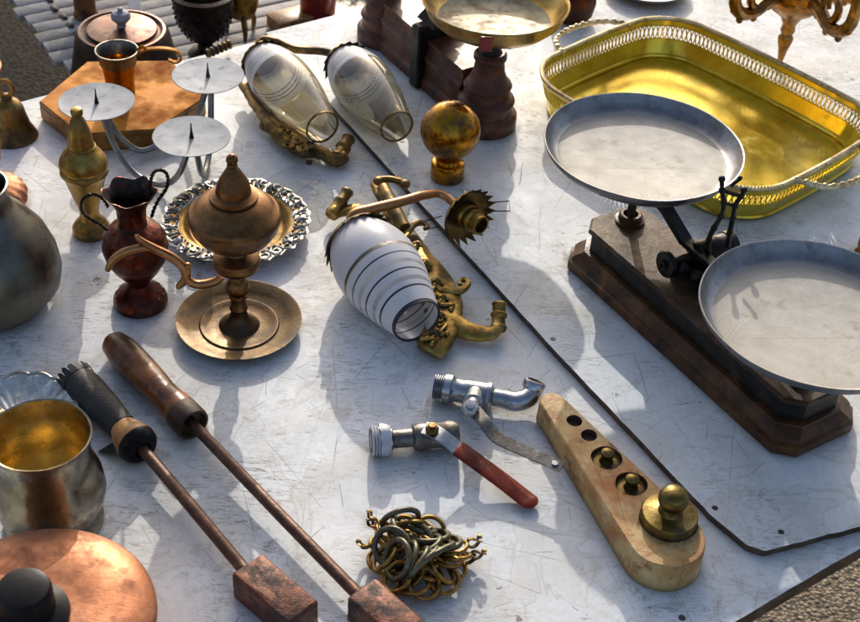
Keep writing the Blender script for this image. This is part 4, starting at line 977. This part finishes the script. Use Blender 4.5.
for i in (2, 3):
    c, r = hp_[i]; m = MB()
    m.lathe([(0, .0005), (r * .93, .0005), (r * .95, .0030), (r * .86, .0036), (r * .80, .0022), (r * .46, .0026), (r * .38, .006), (r * .34, .0095), (r * .44, .0130), (r * .42, .0160), (r * .26, .0185), (0, .019)], c, n=40)
    tag(m.build('brass_weight', 'weight', origin=c), ('small brass knob weight in the wooden block, next to the empty holes', 'small brass knob weight in the wooden block, next to the big weight')[i - 2], 'weight')
c, r = hp_[4]; m = MB()
m.lathe([(0, .0005), (r * .93, .0005), (r * .96, .003), (r * .96, .0175), (r * .92, .0192), (r * .60, .0198), (r * .42, .0212), (r * .36, .0245), (r * .35, .028), (r * .44, .031), (r * .50, .036), (r * .51, .041), (r * .43, .0465), (r * .28, .0495), (0, .0508)], c, n=56)
tag(m.build('brass_weight', 'weight', origin=c), 'large brass weight with round knob at the wide end of the wooden block', 'weight')

# ------------------------------------------------------------------ soldering irons
def iron(name, label, h0, h1, r1, prof, mats, head0, headl, headw, headh, yaw=0):
    A = T(h0[0], h0[1], .020); B = T(h1[0], h1[1], .019); C = T(r1[0], r1[1], .017)
    t = thing(name, label, 'soldering iron', V((B.x, B.y, TZ)), None)
    ax_ = (B - A); L = ax_.length
    return t, A, B, C, ax_, L
t, A, B, C, ax_, L = iron('soldering_iron', 'old soldering iron with bare dark brown turned wooden handle', (112, 341), (206, 438), (364, 601), None, None, None, 0, 0, 0)
m = MB(); m.lathe(zs([(0, -.004), (.009, -.003), (.0150, .004), (.0180, .018), (.0194, .035), (.0190, .055), (.0170, .080), (.0156, .095), (.0160, .105), (.0178, .118), (.0187, .126), (.0188, .130)], 1.12), A, axis=ax_, n=32); m.warp(.0008, 50)
m.build('handle', 'irongrip', t)
m = MB(); m.lathe(zs([(.0182, .128), (.0190, .130), (.0192, .148), (.0184, .151), (.0160, .151), (.0150, .143), (0, .143)], 1.12), A, axis=ax_, n=32); m.build('ferrule', 'rust_top', t)
m = MB(); m.tube([A + ax_.normalized() * .140, B, B.lerp(C, .5) + V((0, 0, -.001)), C], .0062, 12); m.warp(.0005, 90); m.build('rod', 'rod', t)
d = (C - B); d.z = 0; d.normalize()
def head(c0, d, L_, w, h, yaw, parent):
    d2 = Quaternion((0, 0, 1), yaw) @ d; m = MB()
    m.box(V((c0.x, c0.y, TZ)) + d2 * (L_ / 2 - .004) + V((0, 0, h / 2)), (L_, w, h), d2, bev=.0022)
    m.build('copper_head', 'head', parent, ang=50, sub=5, rough_=(.0006, 110))
    m = MB(); m.lathe([(.0062, -.010), (.0085, -.006), (.0105, 0), (.0105, .006)], c0, axis=d, n=20); m.warp(.0006, 120); m.build('collar', 'rod', parent)
head(C, d, .075, .036, .034, R(4), t)
t, A, B, C, ax_, L = iron('soldering_iron', 'old soldering iron with handle wrapped in torn black tape', (75, 377), (153, 461), (250, 577), None, None, None, 0, 0, 0)
m = MB(); m.lathe(zs([(0, -.003), (.012, -.002), (.0175, .003), (.0194, .020), (.0196, .040), (.0184, .060), (.0166, .080), (.0152, .090), (.0148, .094)], 1.06), A, axis=ax_, n=32); m.warp(.0014, 70)
m.build('tape_wrap', 'tape', t)
m = MB(); m.lathe(zs([(.0136, .0925), (.0150, .096), (.0175, .103), (.0195, .109), (.0212, .115), (.0216, .120, 1), (.0205, .127, 1), (.0165, .1315, 1), (.0095, .1325, 1), (.0085, .127, 1), (0, .127, 1)], 1.06), A, axis=ax_, n=36); m.build('handle_end', ['ochre', 'black'], t)
m = MB()
for k in range(0):
    q = T(60 + k * 4.2, 372 - 1.2 * k + rnd.uniform(-2, 2), .028); e = T(66 + k * 4.5, 378 - k, .033)
    m.add([q + V((rnd.uniform(-.003, .003), rnd.uniform(-.003, .003), rnd.uniform(-.004, .002))), e + V((.004, 0, 0)), e + V((0, .006, .001)), q + V((-.002, .004, -.002))], [[0, 1, 2, 3]])
q0 = A; nx = V((-ax_.y, ax_.x, 0)).normalized()
for k in range(16):
    a = 2 * PI * k / 16; e = frame(ax_); r0 = .0192
    w = lambda aa, rr, z: A + e @ V((rr * math.cos(aa), rr * math.sin(aa), z))
    ln_ = rnd.choice((.0, .0004, .0008, .0015, .002, .005))
    m.add([w(a, r0, .010), w(a + .42, r0, .010), w(a + .36, r0 * 1.02, -.001), w(a + .22, r0 * 1.06, -ln_), w(a + .06, r0 * 1.02, -.001)], [[0, 1, 2, 3, 4]])
m.build('tape_edge', 'tape', t); m = MB()
m.add([T(97, 452, .002), T(112, 455, .008), T(128, 448, .014), T(126, 440, .012), T(110, 444, .004)], [[0, 1, 2, 3, 4]])
m.build('torn_tape', 'tape', t)
m = MB(); m.tube([A + ax_.normalized() * .125, B, B.lerp(C, .5) + V((.0006, 0, -.0008)), C], .0063, 12); m.warp(.0005, 90); m.build('rod', 'rod', t)
d = (C - B); d.z = 0; d.normalize(); head(C, d, .080, .037, .034, R(8), t)

# ------------------------------------------------------------------ taps
a0, a1 = T(434, 386, .017), T(498, 398, .017)
f1 = thing('water_tap', 'chrome water tap with curved spout and flat grey lever', 'tap', V((a0.x, a0.y, TZ)))
ax_ = a1 - a0; L = ax_.length
def thread(m, A, d, r, n, p):
    prof = [(0, 0)]
    for i in range(n): prof += [(r * .84, p * i), (r * 1.03, p * (i + .4)), (r * 1.03, p * (i + .55)), (r * .84, p * (i + .95))]
    prof.append((r * .9, n * p)); prof += [(0, n * p)]
    m.lathe(prof, A, axis=d, n=28)
m = MB(); thread(m, a0, ax_, .0142, 5, .0024); m.build('thread', 'chrome', f1)
m = MB(); m.lathe([(.0125, .011), (.0165, .012), (.0168, .020), (.0150, .021), (.0132, .025), (.0130, L * .45), (.0142, L * .5), (.0146, L * .82), (.0158, L * .83), (.0158, L * .88), (.0120, L * .9), (.009, L * .93), (.0085, L)], a0, axis=ax_, n=36); m.build('body', 'chrome', f1)
m = MB(); m.tube(spline([a1 - ax_.normalized() * .004, T(506, 400, .017), T(515, 402, .017), T(524, 400, .018), T(530, 396, .020), T(532.5, 391, .023), T(533, 387, .027)], 7), [.0098, .0105, .0112, .0112, .0108, .0105], 18)
q0 = T(532.5, 389, .0235); q1 = T(534.5, 384, .0285)
m.lathe([(.009, 0), (.0122, 0), (.0126, .002), (.0126, .008), (.0116, .0095), (.0100, .0098, 1), (.0090, .0085, 1), (0, .0080, 1)], q0, axis=q1 - q0, n=28); m.build('spout', ['chrome', 'iron'], f1)
v0 = T(475, 395, .020); v1 = T(471, 411, .038); dv_ = v1 - v0
m = MB(); m.lathe([(.011, 0), (.011, dv_.length * .55), (.0085, dv_.length * .6), (.0085, dv_.length * .9), (0, dv_.length * .9)], v0, axis=dv_, n=20); m.build('valve_stem', 'chrome', f1)
lev = spline([T(466, 407, .040), T(474, 411, .0405), T(484, 421, .040), T(490, 430, .036), T(499, 439, .033), T(530, 453, .031), T(562, 467, .030)], 5)
m = MB(); m.ribbon(lev, [.015] * 8 + [.0135] * (len(lev) - 8), .0028, up=(0, -.25, 1))
m.lathe([(.0035, 0), (.0035, .0006), (0, .0006)], T(555, 463, .0325), n=12, mi=1); m.build('lever', ['greysteel', 'teflon'], f1)
nq = T(470, 410, .0425); m = MB(); m.lathe([(0, .0), (.0098, 0), (.0098, .006), (.0085, .0075), (.0050, .0078), (.0050, .0105), (0, .011)], nq, axis=V((0, -.25, 1)), n=6); m.build('nut', 'chrome', f1, ang=20)

b0, b1 = T(371, 441, .0165), T(458, 434, .0165); ax_ = b1 - b0; L = ax_.length
f2 = thing('ball_valve', 'grey ball valve tap with worn red grip on its lever', 'tap', V((b0.x, b0.y, TZ)))
m = MB(); thread(m, b0, ax_, .0162, 4, .0030)
m.lathe([(.0165, .009), (.0172, .013), (.0168, .018), (.0150, .0205), (.0145, .021)], b0, axis=ax_, n=28, mod=lambda a, r, z, k: (r * (1 + .05 * math.sin(5 * a + k) + .03 * math.sin(13 * a)), z + .0008 * math.sin(7 * a)))
m.lathe([(.0135, -.0005), (.0105, -.0008), (.010, .006), (0, .006)], b0, axis=ax_, n=24, mi=1); m.build('taped_thread', ['teflon', 'iron'], f2)
m = MB(); m.lathe([(.0125, .019), (.0125, .022), (.0100, .0235), (.0100, .044), (.0135, .046), (.0150, .050), (.0150, .060), (.0138, .063), (.0138, .078), (.0150, .080), (.0150, L * .93), (.0120, L), (.0105, L), (.010, L * .95), (0, L * .95)], b0, axis=ax_, n=28); m.build('body', 'greysteel', f2)
vq = T(433, 436, .025)
m = MB(); m.lathe([(.0075, 0), (.0075, .010), (0, .010)], vq, n=18); m.build('valve_stem', 'greysteel', f2)
gl = spline([T(424, 428, .038), T(433, 431, .0385), T(443, 437, .038), T(452, 444, .032), T(462, 452, .027)], 5)
m = MB(); m.ribbon(gl, [.017] * len(gl), .0026, up=(0, -.1, 1)); m.build('lever', 'chrome', f2)
gr = spline([T(457, 448, .029), T(470, 457, .0245), T(500, 479, .014), T(522, 496, .0075), T(531, 503, .0065)], 6)
m = MB(); m.tube(gr + [gr[-1] + (gr[-1] - gr[-2]).normalized() * .003, gr[-1] + (gr[-1] - gr[-2]).normalized() * .0055], [.0098] + [.0112] * (len(gr) - 2) + [.0106, .0085, .0045], 16, flat=.30, up=(0, 0, 1)); m.build('red_grip', 'redgrip', f2)
nq = T(432, 431, .0402); m = MB(); m.lathe([(0, 0), (.0070, 0), (.0070, .0052), (.0055, .0062), (.0042, .0065), (.0042, .009), (0, .0095)], nq, n=6); m.build('nut', 'brass_dark', f2, ang=20)

# ------------------------------------------------------------------ heap of curtain rings
RC0 = T(415, 558)
def ring_mesh(name, Rr, r, mat, oval=1.0):
    m = MB(); m.tube([V((Rr * math.cos(a), Rr * oval * math.sin(a), 0)) for a in [2 * PI * k / 40 for k in range(40)]], r, 10, closed=True)
    return m.build(name, mat, origin=(0, 0, 0))
proto_g = ring_mesh('curtain_ring', .0185, .0030, 'greenring'); proto_t = ring_mesh('curtain_ring', .0150, .0022, 'thinring')
proto_c = MB()
# clip: folded leaf-shaped brass piece hanging from a ring
proto_c.tube(spline([(.0150, 0, 0), (.018, .002, .003), (.022, .004, .002), (.026, .003, 0), (.0285, .004, .003), (.031, .001, .002)], 4), [.0016, .0024, .0034, .0022, .0030, .0012], 8, flat=.45)
proto_c.tube(spline([(.0150, 0, 0), (.018, -.003, -.003), (.023, -.004, -.002), (.027, -.005, .002), (.030, -.003, 0)], 4), [.0016, .0022, .0028, .0028, .0012], 8, flat=.45)
clip0 = proto_c.build('clip', 'brass_dark', origin=(0, 0, 0)); clip0.parent = proto_t
first = {'g': True, 't': True}
def put_ring(kind, x, y, z, tilt, az, spin=0, clip=None):
    src = proto_g if kind == 'g' else proto_t
    if first[kind]: o = src; first[kind] = False
    else:
        o = src.copy(); COL.objects.link(o)
        if kind == 't' and clip:
            c = clip0.copy(); COL.objects.link(c); c.parent = o
    q = Quaternion((0, 0, 1), az) @ Quaternion((0, 1, 0), tilt) @ Quaternion((0, 0, 1), spin)
    o.rotation_mode = 'QUATERNION'; o.rotation_quaternion = q
    p = T(415 + (x - 415) * .86, 556 + (y - 556) * .86, z); o.location = p; o['group'] = 'curtain rings in the heap'
    if kind == 'g': tag(o, 'thick grey-green ring in the tangled heap of rings', 'ring')
    else: tag(o, 'thin gilt brass ring in the tangled heap of rings', 'ring')
# thin brass rings, low and around
low = [(380, 545, 20, 40, 200), (378, 563, 12, 10, 150), (395, 583, 14, -60, 250), (413, 590, 18, 120, 280), (425, 592, 10, 30, 300), (456, 573, 14, 200, 330), (452, 560, 24, 80, 20), (440, 545, 28, 10, 40), (398, 566, 30, 150, 220), (430, 575, 28, 60, 290), (384, 530, 40, 20, 160), (448, 583, 16, 300, 345), (403, 545, 36, 240, 90), (462, 556, 38, 100, 10), (408, 576, 34, 200, 260), (432, 528, 30, 280, 70)]
for i, (x, y, ti, az, sp) in enumerate(low):
    s_ = math.sin(R(ti)); put_ring('t', x, y,   .0152 * s_ + .002 + .0022 * (i % 4), R(ti), R(az), R(sp - az), clip=i in (0, 6, 10, 13))
for i, (x, y, ti, az, sp) in enumerate(((386, 538, 30, 30, 150), (402, 528, 44, 250, 110), (440, 536, 36, 60, 45), (458, 546, 26, 120, 15), (395, 580, 38, 200, 235), (425, 588, 24, 300, 280), (380, 556, 48, 170, 190), (446, 572, 44, 20, 320), (410, 520, 60, 100, 80))):
    put_ring('t', x, y, .0152 * math.sin(R(ti)) + .011, R(ti), R(az), R(sp - az), clip=i in (0, 3))
# thick rings: a fan across the middle of the heap
fan = [(398, 514, 78, 110), (418, 520, 35, 60), (432, 532, 30, 100), (388, 546, 55, 240), (394, 560, 60, 205), (406, 562, 66, 180), (416, 566, 64, 160), (424, 562, 60, 145), (432, 556, 55, 130), (438, 548, 46, 118), (412, 540, 40, 250), (424, 545, 38, 140), (446, 540, 28, 100), (404, 530, 50, 20)]
for i, (x, y, ti, az) in enumerate(fan):
    put_ring('g', x, y, .0185 * math.sin(R(ti)) + .008 + .0014 * (i % 5), R(ti), R(az))

# ------------------------------------------------------------------ mug
P = T(54.5, 520)
mg = thing('silver_mug', 'dented silver mug with gilt inside, in front of the shell dish', 'mug', P)
m = MB()
m.lathe([(0, .004), (.040, .003), (.0465, 0), (.0485, .0015), (.0478, .005), (.0440, .009), (.0425, .012), (.0465, .018), (.0530, .032), (.0552, .045), (.0530, .060), (.0480, .076), (.0452, .088), (.0455, .100), (.0475, .113), (.0492, .1185), (.0488, .1200), (.0470, .1192, 1), (.0445, .105, 1), (.0432, .088, 1), (.0455, .076, 1), (.051, .058, 1), (.0525, .044, 1), (.047, .024, 1), (.036, .016, 1), (0, .014, 1)], P, n=80)
m.warp(.0009, 32); m.build('body', ['mug', 'mug_in'], mg)
m = MB(); dm = V((-.80, .45, 0)).normalized()
m.ribbon(spline([up(P, .106) + dm * .0515, up(P, .120) + dm * .062, up(P, .120) + dm * .080, up(P, .095) + dm * .088, up(P, .060) + dm * .078, up(P, .035) + dm * .054], 7), .012, .005, up=(0, 0, 1)); m.build('handle', 'mug', mg)

# ------------------------------------------------------------------ shell dish
P = T(21, 426)
shd = thing('shell_dish', 'fluted silver shell-shaped dish behind the mug', 'dish', P)
m = MB(); K = 15
def shl(a, r, z, k):
    w = abs(math.sin(K * (a + 16 * (r - .058)) / 2)) ** .8; s_ = r / .058; rr = r * (1 + (.022 * w if k > 1 else 0))
    return rr, z + .0075 * s_ * (w - .55) * (1 if r < .057 else .35)
pr = [(.006, .004), (.020, .0042), (.034, .0065), (.046, .0115), (.055, .0185), (.0585, .0205), (.0605, .0215), (.0615, .0200), (.056, .0165), (.046, .0095), (.034, .0045), (.02, .002), (.006, .002)]
vs = MB(); vs.lathe(pr, P, n=156, mod=shl); vs.build('fluted_bowl', 'shell_silver', shd)
m = MB(); c = []
for i in range(156):
    a = 2 * PI * i / 156; rr, z = shl(a, .060, .0215, 5); c.append(P + V((rr * math.cos(a), rr * math.sin(a), z)))
m.tube(c, .0015, 6, closed=True); m.build('rim', 'silver', shd)

# ------------------------------------------------------------------ copper lidded pan (front left)
Pl_ = T(37, 614, .072)
P = V((Pl_.x, Pl_.y, TZ))
cp = thing('copper_pot', 'low copper pot with copper lid and black knob, nearest the camera', 'pot', P)
m = MB(); m.lathe([(0, 0), (.088, 0), (.094, .004), (.097, .02), (.098, .060), (.0965, .060), (.095, .02), (0, .008)], P, n=80); m.build('body', 'copper', cp)
m = MB(); m.lathe([(.0945, .060), (.1005, .0605), (.1020, .0625), (.1018, .066), (.0985, .0705), (.086, .0775), (.070, .0815), (.050, .0822), (.038, .0812), (.036, .081), (0, .081)], P, n=96); m.warp(.0006, 22); m.build('lid', 'copper', cp)
m = MB(); kz = .0815
m.lathe([(0, kz), (.0345, kz), (.0352, kz + .002), (.0345, kz + .006), (.028, kz + .009), (.0238, kz + .011), (.0235, kz + .034), (.0215, kz + .038), (.016, kz + .0395), (0, kz + .0405)], P - V((.003, .010, 0)), n=56); m.build('knob', 'black', cp)

# ------------------------------------------------------------------ grey round pot (left)
P = T(-6, 302)
m = MB(); m.lathe([(0, 0), (.048, 0), (.064, .007), (.0790, .027), (.0835, .048), (.0815, .070), (.072, .095), (.055, .118), (.0415, .133), (.0355, .147), (.0365, .162), (.0385, .166), (.0365, .1665), (.0335, .160), (.0335, .145), (.042, .128), (.06, .095), (.072, .06), (.06, .012), (0, .008)], P, n=72)
m.warp(.0016, 22); tag(m.build('round_pot', 'pewter', origin=P), 'bulbous dull grey metal pot with narrow mouth, cut by the left edge', 'pot')

# ------------------------------------------------------------------ tall copper ewer and bell on the left
P = T(-12, 203)
ew = thing('copper_ewer', 'tall copper ewer with ribbed foot at the far left edge', 'ewer', P)
m = MB(); m.lathe([(0, 0), (.042, 0), (.049, .004), (.051, .012), (.049, .019), (.042, .024), (.030, .030), (.020, .040)], P, n=90, mod=lambda a, r, z, k: (r * (1 + (.03 * math.sin(18 * a) if 1 < k < 6 else 0)), z)); m.build('ribbed_foot', 'copper', ew)
m = MB(); m.lathe([(.020, .038), (.020, .050), (.026, .070), (.029, .10), (.027, .13), (.0245, .155), (.0290, .175), (.0420, .196), (.0450, .199), (.0425, .199), (.028, .176), (.023, .155), (.025, .10), (0, .06)], P, n=56); m.warp(.0006, 30); m.build('body', 'copper', ew)
P = T(13, 136)
be = thing('hand_bell', 'small dark bronze bell beside the copper ewer', 'bell', P)
m = MB(); m.lathe([(.030, .002), (.0335, 0), (.0345, .002), (.0325, .006), (.0265, .018), (.0225, .034), (.020, .046), (.0155, .054), (.009, .058), (.0065, .0605), (.0085, .063), (.006, .066), (0, .067)], P, n=44); m.lathe([(.029, .003), (.022, .02), (.018, .04), (0, .05)], P, n=30); m.build('bell_cup', 'brass_dark', be)
m = MB(); c = up(P, .076); m.tube([c + V((.0095 * math.cos(a), .004 * math.sin(a) * .5, .011 * math.sin(a))) for a in [2 * PI * k / 24 for k in range(24)]], .0032, 8, closed=True); m.build('loop', 'brass', be)

# ------------------------------------------------------------------ things on the slatted table
def onb(x, y, h_top, hb=HB):
    p = T(x, y, h_top); return V((p.x, p.y, TZ + hb))
P = onb(122, 30, .03); r = 45 / ppm(up(P, .13))
pt = thing('lidded_pot', 'brown copper pot with flat lid and pale knob on the slatted table', 'pot', P)
m = MB(); m.lathe([(0, 0), (r * 1.25, 0), (r * 1.30, .010), (r * 1.22, .06), (r * 1.04, .122), (r, .128), (r * .97, .131), (r * .94, .129), (r * .93, .123)], P, n=64); m.build('body', 'darkmetal', pt)
m = MB(); m.lathe([(r * .965, .1265), (r * .96, .131), (r * .90, .1315), (r * .83, .127), (r * .78, .1285), (r * .76, .133), (r * .60, .1345), (r * .2, .137), (0, .137)], P, n=64); m.build('lid', 'copper_pot', pt)
m = MB(); m.lathe([(.008, .136), (.006, .140), (.009, .144), (.0145, .150), (.0150, .155), (.012, .160), (.006, .162), (.004, .163), (.0045, .167), (0, .169)], P, n=28); m.build('knob', 'candle', pt)

P = T(206, 54, HB)
gb = thing('chased_goblet', 'dark chased metal goblet on the slatted table', 'goblet', P)
m = MB(); m.lathe([(0, 0), (.028, 0), (.030, .003), (.026, .008), (.014, .014), (.012, .022), (.022, .030), (.036, .044), (.046, .066), (.050, .092), (.050, .105), (.0535, .108), (.0535, .113), (.046, .116), (.040, .105), (.03, .06), (0, .05)], P, n=64)
m.build('cup', 'darkmetal', gb)
m = MB()
for i in range(20):
    for j in range(5):
        a = 2 * PI * (i + .5 * (j % 2)) / 20; rr = (.0315, .0395, .0452, .0485, .0500)[j]; z = (.039, .051, .063, .076, .090)[j]
        m.sphere(P + V((rr * math.cos(a), rr * math.sin(a), z)), .0030, 5, squash=.6, axis=(math.cos(a), math.sin(a), 0))
m.build('embossing', 'darkmetal', gb)
P = T(242, 34, HB)
m = MB(); m.lathe([(0, .03), (.012, .031), (.024, .040), (.030, .058), (.030, .075), (.024, .092), (.018, .104), (.022, .118), (.026, .125), (.020, .118), (.015, .104)], P, n=40)
for k in range(3):
    a = 2 * PI * k / 3 - 1.2; m.tube(spline([P + V((.015 * math.cos(a), .015 * math.sin(a), .040)), P + V((.028 * math.cos(a), .028 * math.sin(a), .022)), P + V((.026 * math.cos(a), .026 * math.sin(a), .0))], 5), [.006, .005, .003], 8)
m.tube(spline([P + V((.026, .0, .08)), P + V((.046, .005, .088)), P + V((.05, .006, .108)), P + V((.034, .004, .122))], 5), .003, 8)
tag(m.build('brass_jug', 'brass', origin=P), 'small three-legged brass jug beside the dark goblet', 'jug')
P = T(318, 20, HB)
m = MB(); m.lathe([(0, 0), (.030, 0), (.032, .003), (.032, .11), (.026, .125), (.014, .135), (.013, .16), (0, .16)], P, n=40); tag(m.build('red_bottle', 'redglass', origin=P), 'deep red bottle at the top edge behind the glass lamps', 'bottle')
P = T(292, 26, HB)
m = MB(); m.box(up(P, .012), (.075, .05, .024), E2, bev=.002); tag(m.build('cardboard_box', 'ochre', origin=P), 'small light brown box beside the red bottle', 'box')
P = T(86, 16, HB)
m = MB(); m.lathe([(0, 0), (.020, 0), (.022, .004), (.019, .012), (.018, .06), (.022, .10), (.024, .13), (0, .13)], P, n=28); tag(m.build('turned_foot', 'irongrip', origin=P), 'dark brown turned wooden post on the slatted table', 'post')
P = T(135, 12, HB)
m = MB(); m.lathe([(0, 0), (.012, 0), (.013, .003), (.011, .01), (.011, .14), (0, .145)], P, n=24); tag(m.build('candle', 'frost', origin=P), 'white upright candle behind the lidded pot', 'candle')
P = T(345, 14, HB)
m = MB(); m.lathe([(0, 0), (.045, 0), (.050, .006), (.064, .026), (.068, .030), (.064, .0295), (.049, .01), (0, .004)], P, n=48, mod=lambda a, r, z, k: (r * (1 + .02 * math.sin(16 * a)), z)); tag(m.build('pressed_bowl', 'silver', origin=P), 'shallow silvery bowl beyond the table edge beside the red bottle', 'bowl')

# ------------------------------------------------------------------ chandelier, top right
P = T(778, 69, OB)
cl = thing('chandelier', 'brass chandelier with scrolled arms resting on its pointed finial', 'chandelier', P)
m = MB(); m.lathe([(0, 0), (.0025, .002), (.004, .014), (.0075, .036), (.0115, .050), (.0120, .056), (.0085, .062), (.0115, .068), (.0095, .078), (.016, .092), (.034, .106), (.050, .122), (.056, .138), (.053, .150), (.036, .162), (.020, .172), (.018, .22), (.028, .235), (.028, .28), (.016, .30), (0, .305)], P, n=48, mod=lambda a, r, z, k: (r * (1 + (.07 * abs(math.sin(4 * a)) if 8 <= k <= 13 else 0)), z)); m.build('body', 'chand', cl)
for k in range(6):
    a = 2 * PI * k / 6 - .26; dr = V((math.cos(a), math.sin(a), 0)); m = MB()
    def q(x, h): return P + dr * x + V((0, 0, h + .036))
    c = spline([q(.036, .112), q(.052, .104), q(.076, .104), (q(.106, .096)), q(.138, .102), q(.160, .120), q(.166, .140), q(.164, .175), q(.164, .200)], 6)
    m.tube(c, [.008, .0105, .0100, .0098, .0098, .0095, .009, .008, .007], 9)
    for i in range(4, len(c) - 6, 7): m.sphere(c[i] - V((0, 0, .0095)), .0056, 6, squash=1.3)
    m.tube(spline([q(.100, .099), q(.120, .112), q(.124, .130), q(.108, .140), q(.094, .130), q(.100, .118)], 5), [.005, .0065, .006, .005, .004, .003], 8); m.tube(spline([q(.048, .118), q(.066, .128), q(.082, .120), q(.080, .106)], 5), [.005, .006, .005, .003], 8)
    m.lathe([(.004, 0), (.016, .004), (.024, .012), (.026, .014), (.022, .0135), (.010, .006), (.010, .03), (0, .03)], q(.164, .196), n=24)
    m.build('scroll_arm', 'chand', cl)

# ------------------------------------------------------------------ odd things at the frame's edges
P = T(646, -9, OB)
m = MB(); m.lathe([(0, .006), (.052, .006), (.056, .004), (.070, .010), (.074, .014), (.0745, .018), (.072, .018), (.066, .013), (.05, .010), (0, .010)], P, n=64); tag(m.build('grey_plate', 'pan_wall', origin=P), 'grey metal plate cut by the top edge behind the yellow tray', 'plate')
P = T(571, 18, OB)
m = MB(); m.lathe([(0, 0), (.026, 0), (.034, .010), (.038, .030), (.036, .050), (.028, .062), (.026, .075), (.031, .082), (.028, .082), (.022, .07), (0, .06)], P, n=44); tag(m.build('brown_pot', 'copper_pot', origin=P), 'small reddish brown pot half hidden behind the brass pan', 'pot')
P = T(864, 254, OB)
m = MB(); m.lathe([(0, 0), (.011, 0), (.013, .003), (.010, .008), (.012, .014), (.012, .022), (.007, .027), (.006, .031), (0, .032)], P, n=28); tag(m.build('brass_ornament', 'brass', origin=P), 'small turned brass piece at the right edge above the steel pan', 'ornament')

for o in bpy.data.objects:
    if '_o' in o: del o['_o']
